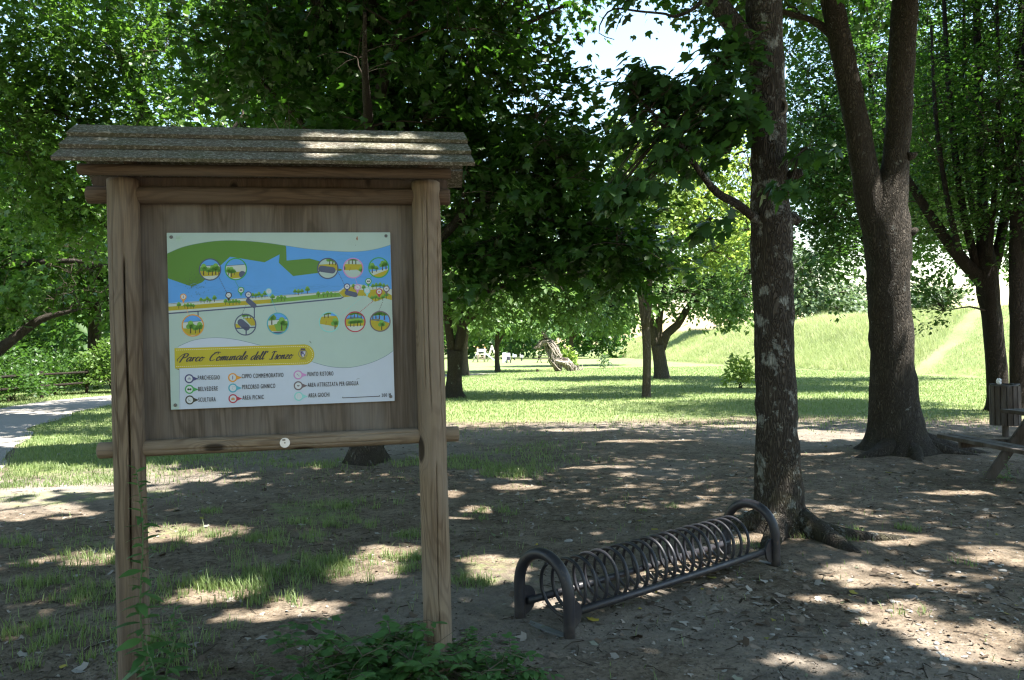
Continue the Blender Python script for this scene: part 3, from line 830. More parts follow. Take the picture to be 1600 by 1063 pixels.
# --- multi-stemmed dark trees at the right
YC = 18.0
limbsC = [W([(1562, 655, 40), (1560, 620, 31), (1556, 560, 28), (1549, 490, 28), (1542, 440, 34), (1536, 330, 16), (1532, 200, 13), (1527, 60, 11), (1522, -80, 8), (1520, -260, 4)], YC),
          W([(1540, 445, 24), (1505, 408, 20), (1470, 362, 17), (1440, 316, 14), (1408, 262, 9), (1380, 200, 5)], YC),
          W([(1546, 440, 20), (1566, 360, 15), (1582, 230, 12), (1592, 80, 10), (1600, -80, 6)], YC),
          W([(1530, 430, 14), (1505, 330, 11), (1488, 200, 9), (1478, 60, 7), (1470, -80, 4)], YC),
          W([(1500, 400, 10), (1478, 300, 8), (1462, 180, 6), (1455, 40, 4)], 17.6),
          W([(1538, 400, 10), (1512, 280, 8), (1508, 130, 6), (1505, -40, 4)], 18.6),
          W([(1545, 400, 10), (1556, 270, 8), (1560, 120, 6), (1556, -40, 4)], 17.4)]
bC = PX(1562, 650, YC)
make_tree('multi_stem_tree', 'dark tree with many thin upright stems behind the litter bin', 'tree', bC[:2], limbsC,
          [blob(1500, 150, 19.6, 110, 230, 2.0), blob(1440, 330, 19.0, 90, 90, 1.5), blob(1560, 260, 19.6, 70, 200, 1.8), blob(1455, 470, 17.4, 45, 48, .8), blob(1450, 120, 19.8, 110, 190, 2.0), blob(1500, -180, 18, 190, 200, 3), blob(1580, 90, 19.6, 90, 160, 2.0), blob(1500, 200, 17.6, 90, 200, 1.6)], 1450,
          (.10, L_SIMPLE, MAT['small']), MAT['bark_dark'], per=34, spray=.62, zmin=2.0, seg=12, hub_div=9, twig_r=.008, trunk_step=.15, up=.5)
limbsC2 = [W([(1596, 660, 38), (1594, 620, 28), (1592, 540, 25), (1590, 430, 24), (1592, 300, 22), (1600, 150, 16), (1610, -50, 10), (1620, -250, 4)], 17),
           W([(1592, 420, 12), (1620, 330, 9), (1650, 220, 5)], 17), W([(1591, 340, 10), (1570, 260, 7), (1560, 160, 4)], 17)]
make_tree('dark_edge_tree', 'straight dark trunk at the right edge beside the multi stemmed tree', 'tree', PX(1596, 650, 17)[:2], limbsC2,
          [blob(1620, 150, 17, 90, 200, 2.4), blob(1640, 360, 17, 60, 90, 1.6), blob(1610, -120, 17, 150, 150, 2.6), blob(1575, 250, 17, 60, 140, 1.6)], 800, (.10, L_SIMPLE, MAT['small']), MAT['bark_dark'], per=32, spray=.62, zmin=2.4, seg=12, hub_div=9, twig_r=.008)
# trees between the two big trunks, further back
limbsN = [W([(1318, 600, 26), (1316, 560, 20), (1312, 480, 18), (1306, 400, 16), (1300, 300, 12), (1296, 180, 9), (1290, 40, 5)], 27), W([(1308, 420, 11), (1280, 370, 8), (1255, 330, 4)], 27),
          W([(1308, 440, 11), (1340, 380, 8), (1380, 330, 4)], 27), W([(1302, 330, 9), (1340, 250, 6), (1380, 180, 3)], 27)]
limbsN = [(P + np.array([1.45, 0, 0]), r) for P, r in limbsN]
make_tree('fine_leaved_tree', 'fine leaved tree hidden behind the twin stems, sprays hanging to their left', 'tree', (limbsN[0][0][0][0], 27.0), limbsN,
          [blob(1295, 400, 27, 62, 70, 2), blob(1330, 150, 27, 110, 180, 3), blob(1270, 230, 27, 60, 120, 2.2), blob(1400, 260, 27, 100, 170, 3), blob(1300, -60, 27, 160, 140, 3), blob(1470, 180, 27, 110, 190, 3), blob(1290, 330, 27, 60, 70, 2)], 1750,
          (.17, L_SIMPLE, MAT['mid']), MAT['bark_dark'], per=28, spray=.85, zmin=2.7, carve=True, seg=10, hub_div=10, twig_r=.010, trunk_step=.25)

# --- trees at the left, beyond the path
limbsJ = [W([(300, 672, 34), (298, 640, 28), (292, 540, 25), (280, 400, 23), (262, 300, 21), (235, 200, 19), (205, 130, 17), (182, 66, 15), (165, -30, 12), (150, -160, 8), (140, -300, 4)], 19),
          W([(285, 420, 14), (220, 390, 11), (150, 340, 8), (80, 300, 4)], 18), W([(250, 250, 13), (190, 220, 10), (120, 190, 7), (40, 150, 4)], 17), W([(210, 140, 11), (250, 60, 8), (290, -20, 5)], 19),
          W([(190, 90, 10), (120, 50, 7), (50, 10, 4)], 18), W([(270, 340, 12), (330, 250, 9), (380, 180, 5)], 19.4)]
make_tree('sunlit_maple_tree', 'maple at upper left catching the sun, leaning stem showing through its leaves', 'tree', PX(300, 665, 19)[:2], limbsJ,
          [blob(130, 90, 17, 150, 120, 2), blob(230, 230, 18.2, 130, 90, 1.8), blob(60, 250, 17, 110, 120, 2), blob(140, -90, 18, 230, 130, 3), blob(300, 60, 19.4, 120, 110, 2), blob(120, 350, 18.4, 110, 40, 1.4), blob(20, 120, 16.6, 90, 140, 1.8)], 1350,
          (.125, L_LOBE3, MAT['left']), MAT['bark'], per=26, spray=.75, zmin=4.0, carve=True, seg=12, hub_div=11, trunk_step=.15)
limbsJ5 = [W([(430, 660, 30), (428, 600, 24), (420, 450, 22), (400, 300, 20), (392, 190, 18), (398, 120, 16), (405, 20, 12), (410, -120, 6)], 23), W([(395, 210, 10), (355, 170, 9), (330, 130, 6), (300, 60, 3)], 23),
           W([(398, 150, 10), (450, 90, 8), (500, 40, 4)], 23), W([(405, 330, 10), (470, 270, 7), (520, 240, 3)], 23)]
make_tree('woodland_tree', 'tall tree further back, its trunk rising above the board roof', 'tree', PX(430, 655, 23)[:2], limbsJ5,
          [blob(380, 130, 23, 150, 110, 2.6), blob(480, 110, 23.5, 140, 130, 2.6), blob(420, -60, 23, 220, 110, 3), blob(600, 130, 24, 120, 140, 2.6)], 640,
          (.19, L_LOBE3, MAT['maple']), MAT['bark'], per=24, spray=.9, zmin=5.0, seg=10, hub_div=11, twig_r=.009, trunk_step=.25)
limbsJ6 = [W([(-90, 680, 40), (-80, 620, 34), (-40, 570, 28), (0, 545, 18), (30, 522, 15), (62, 500, 12), (95, 490, 8), (120, 485, 4)], 22), W([(-60, 600, 30), (-70, 480, 26), (-60, 330, 20), (-30, 180, 12), (0, 60, 5)], 22),
           W([(-62, 450, 14), (0, 420, 10), (60, 410, 9), (120, 408, 7), (160, 415, 5)], 21), W([(-60, 400, 12), (20, 340, 8), (90, 300, 4)], 22)]
make_tree('leaning_path_tree', 'low spreading tree over the path, pale bent limb at the left edge', 'tree', PX(-90, 672, 22)[:2], limbsJ6,
          [blob(70, 430, 21.5, 110, 62, 2), blob(0, 400, 22, 110, 90, 2.2), blob(130, 390, 22.4, 80, 70, 1.8), blob(40, 480, 22, 60, 34, 1.4), blob(165, 470, 23, 50, 40, 1.3), blob(-40, 250, 22, 120, 160, 2.6)], 760,
          (.17, L_LOBE3, MAT['left']), MAT['bark'], per=24, spray=.85, zmin=2.5, carve=True, seg=12, hub_div=11, twig_r=.009, trunk_step=.2)


def wood_tree(name, label, x, y, h, rad, mat, n=420, size=.3, leaf=L_SIMPLE, zlow=.28, sd=0, group=None):
    rg = np.random.default_rng(sd + 50)
    z0 = float(hz(x, y))
    P = np.array([[x, y, z0 - .1], [x + rg.normal() * .1, y, z0 + h * .12], [x + rg.normal() * .25, y + rg.normal() * .2, z0 + h * .45], [x + rg.normal() * .4, y, z0 + h * .8]])
    r = np.array([.032, .024, .017, .006]) * h
    lb = [(P, r)]
    bl = []
    for i in range(5):
        a = rg.uniform(0, 6.28); k = rg.uniform(.2, .62); zz = z0 + h * rg.uniform(zlow + .18, .82)
        c = np.array([x + math.cos(a) * rad * k, y + math.sin(a) * rad * k, zz])
        bl.append((c, np.array([rad * rg.uniform(.45, .62), rad * rg.uniform(.45, .62), h * rg.uniform(.16, .24)])))
        s = P[1] + (P[3] - P[1]) * rg.uniform(.2, .6)
        lb.append((np.array([s, (s + c) / 2 + [0, 0, .1 * h], c]), np.array([.012, .008, .003]) * h))
    return make_tree(name, label, 'tree', (x, y), lb, bl, n, (size, leaf, mat), MAT['bark_far'], per=22, spray=size * 4.6, zmin=z0 + h * zlow, seg=8, twig_r=.0016 * h, hub_div=12, trunk_step=h * .05, group=group)


wood_tree('hedgerow_tree', 'tree beyond the rail fence at far left, in front of the wood', -21, 27, 11, 4.4, MAT['mid'], 520, .24, sd=1, zlow=.12)
wood_tree('hedgerow_tree', 'tree just past the bend of the path, above the bright bush', -17.6, 36, 12, 4.6, MAT['left'], 520, .27, sd=2, zlow=.2)
wood_tree('hedgerow_tree', 'tree filling the gap left of the board, furthest along the path', -13.5, 46, 13, 5.4, MAT['mid'], 480, .33, sd=3, zlow=.2)
wood_tree('hedgerow_tree', 'tall tree in the wood behind the left post of the board', -22, 42, 15, 5.6, MAT['left'], 480, .34, sd=4, zlow=.2)
wood_tree('hedgerow_tree', 'distant tree seen above the middle of the board roof', -10.5, 40, 15, 5.2, MAT['mid'], 460, .33, sd=5, zlow=.25)
wood_tree('hedgerow_tree', 'tree at the far left edge overhanging the rail fence', -25, 22, 12, 4.6, MAT['mid'], 420, .27, sd=6, zlow=.15)
wood_tree('broad_tree', 'broad green tree at the foot of the bank, hidden behind the twin stems', 15.4, 33, 14, 5.2, MAT['mid'], 620, .24, sd=31, zlow=.3)
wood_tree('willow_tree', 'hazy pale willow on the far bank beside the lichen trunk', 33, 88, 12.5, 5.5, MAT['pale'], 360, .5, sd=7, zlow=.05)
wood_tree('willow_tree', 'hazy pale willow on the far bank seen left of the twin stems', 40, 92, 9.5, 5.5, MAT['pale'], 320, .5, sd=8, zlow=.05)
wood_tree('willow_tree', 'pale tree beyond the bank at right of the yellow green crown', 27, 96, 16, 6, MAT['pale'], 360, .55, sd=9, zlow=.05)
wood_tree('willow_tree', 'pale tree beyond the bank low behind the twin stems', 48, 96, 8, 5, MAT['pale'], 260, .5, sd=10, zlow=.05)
# overhead shade: unseen trees; the two low crowned ones added to dim skylight
A3 = lambda *v: np.array(v)
wood = [('shade_maple_tree', 'maple at the right of the viewer shading the rack and the board', 6.4, 1.0, [(A3(4.4, 3.2, 8.2), A3(4.4, 4.0, 1.9)), (A3(1.8, 2.4, 8.3), A3(3.2, 3.0, 1.6))], 5.5, 1500),
        ('shade_maple_tree', 'maple left of the viewer shading the ground before the board', -6.6, 2.4, [(A3(-3.4, 5.4, 8.5), A3(3.8, 3.4, 1.7)), (A3(-.6, 7.4, 9.0), A3(2.6, 2.4, 1.5)), (A3(-6.6, 4.6, 8.0), A3(3.0, 3.4, 1.8))], 5.6, 1250),
        ('shade_maple_tree', 'maple beside the path shading the strip of lawn left of the board', -9.8, 6.6, [(A3(-9.4, 8.4, 8.6), A3(3.6, 4.2, 1.9)), (A3(-9.0, 12.6, 9.8), A3(3.8, 3.6, 1.9)), (A3(-4.8, 12.6, 10.0), A3(3.6, 3.6, 1.9)), (A3(-4.6, 10.6, 9.4), A3(3.4, 2.6, 1.5))], 5.4, 2300),
        ('shade_maple_tree', 'maple behind the viewer shading the nearest ground', -2.2, -1.6, [(A3(-1.4, -.2, 7.6), A3(3.6, 2.6, 1.9))], 5.2, 420),
        ('shade_maple_tree', 'unseen low crowned maple added behind the viewer, to the left, to dim skylight', -5.5, -8.5, [(A3(-5.5, -8.5, 6.0), A3(4.6, 3.6, 4.2)), (A3(-1.5, -9, 6.4), A3(3.4, 3, 3.8))], 1.6, 900),
        ('shade_maple_tree', 'unseen low crowned maple added behind the viewer, to the right, to dim skylight', 4.6, -8.0, [(A3(4.6, -8.2, 6.2), A3(4.6, 3.4, 4.4)), (A3(8.6, -6.4, 6.2), A3(3.2, 3.2, 3.8))], 1.6, 900),
        ('shade_maple_tree', 'maple right of the picnic table, shading the bare earth there', 11.4, 7.0, [(A3(9.6, 8.0, 8.8), A3(4.2, 4.0, 2.0)), (A3(10.4, 11.5, 9.6), A3(3.6, 3.4, 2.0))], 6.4, 1600)]
for nm, lb_, x, y, bl, zm, ns in wood:
    lim = [(np.array([[x, y, -.1], [x, y, 1.2], [x + .1, y + .1, 3.5], [x + .3, y + .2, 6.5], [x + .4, y + .3, 8.6]]), np.array([.26, .19, .16, .11, .03]))]
    for c, r in bl:
        lim.append((np.array([[x + .1, y + .1, 3.8], (np.array([x, y, 5]) + c) / 2 + [0, 0, .4], c]), np.array([.1, .07, .02])))
    make_tree(nm, lb_, 'tree', (x, y), lim, bl, ns, (.14, L_LOBE3, MAT['maple']), MAT['bark'], per=27, spray=.8, zmin=zm, carve=True, seg=12, trunk_step=.3)

# --- a far wood that reads as one mass
pts = []
rgw = np.random.default_rng(21)
for i in range(60):
    x = rgw.uniform(-80, 16); y = rgw.uniform(112, 150); h = rgw.uniform(9, 15)
    n = 260
    d = unit(rgw.normal(size=(n, 3))) * (rgw.random((n, 1)) ** .4) * np.array([4.2, 4.2, h * .5])
    pts.append(np.array([x, y, h * .5]) + d)
for i in range(26):
    x = rgw.uniform(-75, -24); y = 20 + (-x - 24) * .3 + rgw.uniform(10, 60); h = rgw.uniform(10, 16)
    n = 300
    d = unit(rgw.normal(size=(n, 3))) * (rgw.random((n, 1)) ** .4) * np.array([4.2, 4.2, h * .5])
    pts.append(np.array([x, y, h * .5]) + d)
pw = np.concatenate(pts); pw = pw[pw[:, 2] > .1]; pw = np.repeat(pw, 3, 0) + rgw.normal(size=(len(pw) * 3, 3)) * .6
o = leaves_to_mesh('far_wood', pw, rgw.normal(size=pw.shape), rgw.normal(size=pw.shape) * .7 + [0, 0, 1], rgw.uniform(.5, 1.1, len(pw)), rgw.uniform(.1, .9, len(pw)), L_SIMPLE, MAT['mid'])
tag(o, 'distant belt of dark woodland closing off the lawn', 'wood', kind='stuff')


# --- bushes and saplings
def bush(name, label, c, r, n, size, mat, tpl=L_SIMPLE, cat='bush', stems=7, sd=1):
    rg = np.random.default_rng(sd)
    c = np.array(c, float); base = np.array([c[0], c[1], float(hz(c[0], c[1]))])
    root = thing(name, label, cat, base)
    TP = []
    d = unit(rg.normal(size=(n, 3))); d[:, 2] = np.abs(d[:, 2]) * 1.0 - .25
    lump = 1 + .5 * (fbm(d[:, 0] * 2.5 + sd, d[:, 1] * 2.5 + d[:, 2] * 2, 3) - .5) * 2
    P = d * (rg.random((n, 1)) ** .38) * np.array(r) * lump[:, None] + np.array([0, 0, r[2] * .42])
    k = P[:, 2] > .02; P = P[k]; d = d[k]
    for i in range(stems):
        e = P[rg.integers(len(P))] * .85
        TP.append(np.array([[rg.normal() * .08, rg.normal() * .08, -.05], e * .35 + [0, 0, .1 * r[2]], e * .7 + [0, 0, .08 * r[2]], e]))
    V, F = tubes_np(np.array(TP), np.tile(np.array([[1, .8, .6, .3]]) * .014 * r[2], (stems, 1)), 5)
    mesh_obj('stems', V, F, MAT['twig'], root)
    leaves_to_mesh('foliage', P, d + rg.normal(size=P.shape) * .6, rg.normal(size=P.shape) * .6 + [0, 0, 1], size * rg.uniform(.6, 1.2, len(P)), rg.normal(size=len(P)) * .25 + .5, tpl, mat, root)
    return root


bush('sunlit_bush', 'bright yellow green bush at the bend of the path', (-16.2, 32.5), (1.9, 1.5, 1.9), 4200, .17, MAT['bush'], sd=2, stems=14)
bush('sunlit_bush', 'smaller bright bush tight against the left post, past the path bend', (-14.6, 35.5), (1.6, 1.4, 1.5), 3200, .17, MAT['bush'], sd=3, stems=12)
bush('hedge_bush', 'dark bush behind the rails of the path fence', (-19.4, 29), (2.0, 1.5, 1.9), 3800, .17, MAT['mid'], sd=4, stems=12)
bush('hedge_bush', 'dark bush at the far left edge behind the fence', (-18.6, 25), (1.7, 1.4, 1.6), 3200, .16, MAT['mid'], sd=5, stems=12)
bush('hedge_bush', 'leafy bush growing through the rails of the path fence', (-17.4, 27.6), (1.1, 1.3, 1.0), 2200, .14, MAT['mid'], sd=16, stems=10)
bush('hedge_bush', 'shaded bush between the fence and the bright bush', (-18.2, 31.5), (1.4, 1.2, 1.3), 2600, .15, MAT['mid'], sd=6, stems=10)
bush('hedge_bush', 'tall dark bush behind the others left of the path', (-22, 34), (2.8, 2.0, 3.2), 5200, .2, MAT['mid'], sd=7, stems=14)
bush('sapling', 'small bright sapling alone on the lawn left of the lichen trunk', gnd(1157, 607)[:2], (.55, .5, .95), 520, .17, MAT['bright'], L_OVAL, 'sapling', 8, 8)
bush('sapling', 'bright leafy sapling behind the woven animal', PX(888, 566, 57)[:2], (.55, .5, 1.3), 420, .26, MAT['bright'], L_OVAL, 'sapling', 6, 9)
bush('sapling', 'pale thin sapling at the foot of the grassy bank, right of the woven animal', PX(945, 574, 58)[:2], (.5, .4, .8), 140, .2, MAT['pale'], L_OVAL, 'sapling', 6, 10)

# ------------------------------------------------------------------ grass, litter, pebbles


def blades(name, pos, h, wd, tint, mat, lean=.5, rg=rng, label=None, cat='grass'):
    n = len(pos)
    a = rg.uniform(0, 2 * math.pi, n); fx = np.stack([np.cos(a), np.sin(a), np.zeros(n)], 1); sx = np.stack([-np.sin(a), np.cos(a), np.zeros(n)], 1)
    ln = (rg.random(n) * lean * h)[:, None]
    up = np.array([0, 0, 1.0]) * h[:, None]
    wd = wd[:, None]
    V = np.stack([pos - sx * wd, pos + sx * wd, pos + up * .55 + fx * ln * .35 + sx * wd * .7, pos + up * .55 + fx * ln * .35 - sx * wd * .7, pos + up * .95 + fx * ln], 1)
    b = (np.arange(n) * 5)[:, None]
    F = np.concatenate([b + np.array([[0, 1, 2]]), b + np.array([[0, 2, 3]]), b + np.array([[3, 2, 4]])], 1).reshape(-1, 3)
    o = mesh_obj(name, V.reshape(-1, 3), F, mat, attrs={'tint': np.repeat(tint, 5)})
    return tag(o, label, cat, kind='stuff')


rgg = np.random.default_rng(33)
# near tufts
P = []; Hh = []
tufts = [(345, 925, .5, 1.6, 420), (480, 893, .45, 1.2, 420), (400, 915, .55, 1.0, 380), (520, 880, .22, .5, 260), (640, 870, .2, .55, 260), (735, 912, .16, .4, 150), (640, 835, .15, .4, 120), (1412, 832, .09, .22, 70), (1335, 838, .1, .25, 60), (1330, 850, .08, .2, 40),
         (330, 800, .1, .3, 90), (760, 800, .22, .5, 120), (130, 880, .4, 1.0, 240), (60, 920, .4, 1.1, 260), (90, 1000, .4, .9, 260), (250, 1010, .3, .8, 200), (300, 845, .4, .8, 180), (440, 845, .4, 1.1, 240), (500, 820, .4, 1.2, 200),
         (20, 850, .3, .8, 150), (150, 935, .25, .6, 150), (560, 790, .4, 1.2, 160), (800, 735, .4, 1.2, 220), (1430, 712, .3, .5, 160), (640, 895, .12, .3, 80), (1500, 880, .1, .2, 20), (1235, 848, .06, .15, 30), (1180, 860, .1, .2, 40), (1440, 960, .1, .2, 18), (1555, 745, .1, .25, 50), (1050, 795, .2, .3, 26), (200, 1050, .3, .5, 160)]
for px, py, a, b, n in tufts:
    c = gnd(px, py)
    n = int(n * 1.9); m = max(2, n // 24)
    cc = c[:2] + rgg.normal(size=(m, 2)) * np.array([a, a * .7]) * .6
    k = rgg.integers(m, size=n)
    q = cc[k] + rgg.normal(size=(n, 2)) * .035
    P.append(q); Hh.append(np.clip(rgg.normal(.062, .024, n) * (.6 + .5 * min(1, b)), .025, .19))
q = np.stack([rgg.uniform(-7, 8, 150000), rgg.uniform(3.0, 16, 150000)], 1)
gf = grass_f(q[:, 0], q[:, 1]); nz_ = fbm(q[:, 0] * 2.2, q[:, 1] * 2.2, 3)
on = np.abs(q[:, 0] - path_c(q[:, 1])) > 1.7
kp = on & (rgg.random(len(q)) < np.clip((gf * .8 + .02 + .10 * ss(1.5, -1.5, q[:, 0])) * ss(.42, .62, nz_) * 1.3, 0, 1)); q = q[kp]
P.append(q); Hh.append(rgg.uniform(.02, .075, len(q)))
P = np.concatenate(P); Hh = np.concatenate(Hh)
pos = np.stack([P[:, 0], P[:, 1], hz(P[:, 0], P[:, 1]) - .004], 1)
blades('grass_tufts', pos, Hh, np.full(len(pos), .0028), np.clip(rgg.normal(.45, .25, len(pos)), 0, 1), MAT['grass'], .9, rgg, 'sparse grass tufts growing through the trodden earth', 'grass')
# mown lawn
n = 330000
yy = 9.5 + (rgg.random(n) ** 1.7) * 50; xx = rgg.uniform(-.95, .85, n) * yy * .72
gf = grass_f(xx, yy)
kp = (rgg.random(n) < gf) & (np.abs(xx - path_c(yy)) > 1.45) & (xx < levee_x(yy) + .3)
xx, yy = xx[kp], yy[kp]
pos = np.stack([xx, yy, hz(xx, yy) - .005], 1)
k_ = fbm(xx * .5, yy * .5, 3)
blades('lawn_grass', pos, rgg.uniform(.035, .075, len(pos)) * (1 + .3 * (k_ > .55)), .0025 + yy * .00022, np.clip(rgg.normal(.2, .22, len(pos)) + k_ * .6, 0, 1), MAT['grass'], 1.0, rgg, 'mown lawn grass between the trees', 'grass')
# tall grass on the bank
n = 240000
yy = 26 + rgg.random(n) ** 1.5 * 120; xx = levee_x(yy) + rgg.uniform(.2, 12, n)
tq = np.clip(((xx - tx[0]) * (tx[1] - tx[0]) + (yy - ty[0]) * (ty[1] - ty[0])) / ((tx[1] - tx[0]) ** 2 + (ty[1] - ty[0]) ** 2), 0, 1)
tdd = np.hypot(xx - (tx[0] + tq * (tx[1] - tx[0])), yy - (ty[0] + tq * (ty[1] - ty[0])))
kp = (tdd > .3 + .5 * rgg.random(n)); xx, yy = xx[kp], yy[kp]
short = (xx - levee_x(yy)) * 0 + (yy < 38 + (xx - 19.6) * .8)
k_ = fbm(xx * .35, yy * .35, 4)
pos = np.stack([xx, yy, hz(xx, yy) - .02], 1)
hh = rgg.uniform(.2, .62, len(pos)) * np.where(short > 0, .38, 1.0) * (.6 + k_ * .8)
blades('bank_grass', pos, hh, (.0028 + yy * .00010), np.clip(rgg.normal(-.15, .22, len(pos)) + k_ * 1.25 - .22 * (short > 0), 0, 1), MAT['straw'], 1.3, rgg, 'tall meadow grass on the flood bank', 'grass')

# fallen leaves and twigs
k = NT('dead_leaf')
t = k.attr('tint')
dead = k.fin(k.ramp(t, [(0, (.045, .032, .022)), (.35, (.11, .082, .06)), (.6, (.20, .165, .135)), (.9, (.30, .28, .25)), (.985, (.09, .12, .05)), (1, (.34, .27, .04))]), .75, spec=.2)
n = 17000
yy = 3.2 + rgg.random(n) ** 1.4 * 15; xx = rgg.uniform(-1, 1, n) * yy * .78 + .6
kp = rgg.random(n) < (.25 + .75 * ss(.42, .62, fbm(xx * .8 + 4, yy * .8, 3))) * ss(-6.5, -2, xx + 1.0); xx, yy = xx[kp], yy[kp]
for (px, py, s_, m) in ((1090, 905, .28, 70), (1010, 945, .25, 50), (1250, 960, .4, 60), (940, 1010, .3, 40), (1120, 890, .15, 40)):
    c = gnd(px, py); xx = np.concatenate([xx, c[0] + rgg.normal(size=m) * s_]); yy = np.concatenate([yy, c[1] + rgg.normal(size=m) * s_ * .6])
n = len(xx); pos = np.stack([xx, yy, hz(xx, yy) + .006], 1)
a = rgg.uniform(0, 6.28, n)
o = leaves_to_mesh('fallen_leaves', pos, np.stack([np.cos(a), np.sin(a), rgg.normal(size=n) * .15], 1), np.stack([rgg.normal(size=n) * .3, rgg.normal(size=n) * .3, np.ones(n)], 1),
                   rgg.uniform(.016, .036, n) + .04 * (rgg.random(n) > .86), rgg.random(n), L_LOBE3, dead)
tag(o, 'dry fallen leaves scattered over the bare earth', 'leaf litter', kind='stuff')
n = 700
yy = 3.2 + rgg.random(n) ** 1.3 * 9; xx = rgg.uniform(-1, 1, n) * yy * .75
a = rgg.uniform(0, 6.28, n); L = rgg.uniform(.03, .22, n) ** 1.2; p0 = np.stack([xx, yy, hz(xx, yy) + .004], 1)
dd = np.stack([np.cos(a), np.sin(a), np.zeros(n)], 1)
tp = np.stack([p0, p0 + dd * L[:, None] * .5 + rgg.normal(size=(n, 3)) * .008, p0 + dd * L[:, None]], 1); tp[:, 1, 2] = p0[:, 2] + .006
tp[:, 2, 2] = hz(tp[:, 2, 0], tp[:, 2, 1]) + .003
V, F = tubes_np(tp, np.tile([[.003, .0026, .0014]], (n, 1)), 4)
tag(mesh_obj('fallen_twigs', V, F, MAT['twig']), 'small dry twigs lying on the bare earth', 'twigs', kind='stuff')
# soil crumbs
def stones(name, xx, yy, sc, tint, mat, sub, label, cat):
    bm = bmesh.new(); bmesh.ops.create_icosphere(bm, subdivisions=sub, radius=1)
    tv = np.array([v.co[:] for v in bm.verts]); tf = np.array([[v.index for v in f.verts] for f in bm.faces]); bm.free()
    n = len(xx); a = rgg.uniform(0, 6.28, n)
    sv = np.stack([sc * rgg.uniform(.8, 1.4, n), sc * rgg.uniform(.7, 1.0, n), sc * rgg.uniform(.4, .75, n)], 1)
    lv = tv[None] * sv[:, None] * (1 + .25 * np.sin(tv[None, :, [1, 2, 0]] * 4 + a[:, None, None] * 3))
    ca, sa = np.cos(a)[:, None], np.sin(a)[:, None]
    wv = np.stack([lv[..., 0] * ca - lv[..., 1] * sa + xx[:, None], lv[..., 0] * sa + lv[..., 1] * ca + yy[:, None], lv[..., 2] + hz(xx, yy)[:, None] + sv[:, 2:3] * .15], -1)
    F = (tf[None] + (np.arange(n) * len(tv))[:, None, None]).reshape(-1, 3)
    return tag(mesh_obj(name, wv.reshape(-1, 3), F, mat, attrs={'tint': np.repeat(tint, len(tv))}), label, cat, kind='stuff')


n = 26000
yy = 3.2 + rgg.random(n) ** 1.6 * 11; xx = rgg.uniform(-1, 1, n) * yy * .75
kp = (rgg.random(n) < (.15 + .85 * ss(.42, .62, fbm(xx * 1.7 + 2, yy * 1.7, 3)))) & (grass_f(xx, yy) < .6); xx, yy = xx[kp], yy[kp]
k = NT('soil_crumb'); t = k.attr('tint')
stones('soil_crumbs', xx, yy, np.clip(rgg.lognormal(-5.45, .45, len(xx)), .002, .014), rgg.random(len(xx)), k.fin(k.ramp(t, [(0, (.035, .028, .022)), (.5, (.09, .076, .063)), (1, (.17, .15, .13))]), .95, spec=.1), 1, 'crumbs of dry soil and grit over the bare earth', 'soil')
# pebbles
bm = bmesh.new(); bmesh.ops.create_icosphere(bm, subdivisions=2, radius=1)
tv = np.array([v.co[:] for v in bm.verts]); tf = np.array([[v.index for v in f.verts] for f in bm.faces]); bm.free()
n = 2000
yy = 3.2 + rgg.random(n) ** 1.5 * 12; xx = rgg.uniform(-.6, 1, n) * yy * .72 + .8
kp = rgg.random(n) < (.18 + .82 * ss(.48, .66, fbm(xx * 1.1 + 9, yy * 1.1, 3))) * ss(-2, 2.4, xx); xx, yy = xx[kp], yy[kp]
for (px, py, s_, m) in ((1420, 1010, .2, 26), (1510, 900, .35, 40), (1560, 960, .3, 40), (1450, 1030, .2, 20), (1300, 850, .15, 8), (1520, 870, .3, 25)):
    c = gnd(px, py); xx = np.concatenate([xx, c[0] + rgg.normal(size=m) * s_]); yy = np.concatenate([yy, c[1] + rgg.normal(size=m) * s_ * .6])
n = len(xx); sc = np.clip(rgg.lognormal(-4.75, .5, n), .004, .034)
a = rgg.uniform(0, 6.28, n)
sv = np.stack([sc * rgg.uniform(.8, 1.4, n), sc * rgg.uniform(.7, 1.0, n), sc * rgg.uniform(.35, .6, n)], 1)
lv = tv[None] * sv[:, None] * (1 + .12 * np.sin(tv[None, :, [1, 2, 0]] * 3 + a[:, None, None]))
ca, sa = np.cos(a)[:, None], np.sin(a)[:, None]
wv = np.stack([lv[..., 0] * ca - lv[..., 1] * sa + xx[:, None], lv[..., 0] * sa + lv[..., 1] * ca + yy[:, None], lv[..., 2] + hz(xx, yy)[:, None] + sv[:, 2:3] * .25], -1)
F = (tf[None] + (np.arange(n) * len(tv))[:, None, None]).reshape(-1, 3)
k = NT('pebble_stone'); t = k.attr('tint')
peb = k.fin(k.mix(k.noise(k.obj(), 90, 3), k.ramp(t, [(0, (.09, .08, .07)), (.5, (.17, .16, .145)), (1, (.33, .325, .31))]), k.ramp(t, [(0, (.11, .10, .09)), (1, (.28, .275, .26))])), .7)
o = mesh_obj('pebbles', wv.reshape(-1, 3), F, peb, attrs={'tint': np.repeat(rgg.random(n), len(tv))})
tag(o, 'pale river pebbles strewn on the bare earth', 'pebbles', kind='stuff')
#PART2
# ------------------------------------------------------------------ the notice board
YAW = R_(10.28); LEAN = -0.0135
board = thing('notice_board', 'wooden park map board on two log posts under a small plank roof', 'notice board', (-1.078, 3.82, 0))
board.rotation_euler = Matrix.Rotation(YAW, 4, 'Z').to_3x3().to_4x4().__matmul__(Matrix.Rotation(LEAN, 4, 'Y')).to_euler()


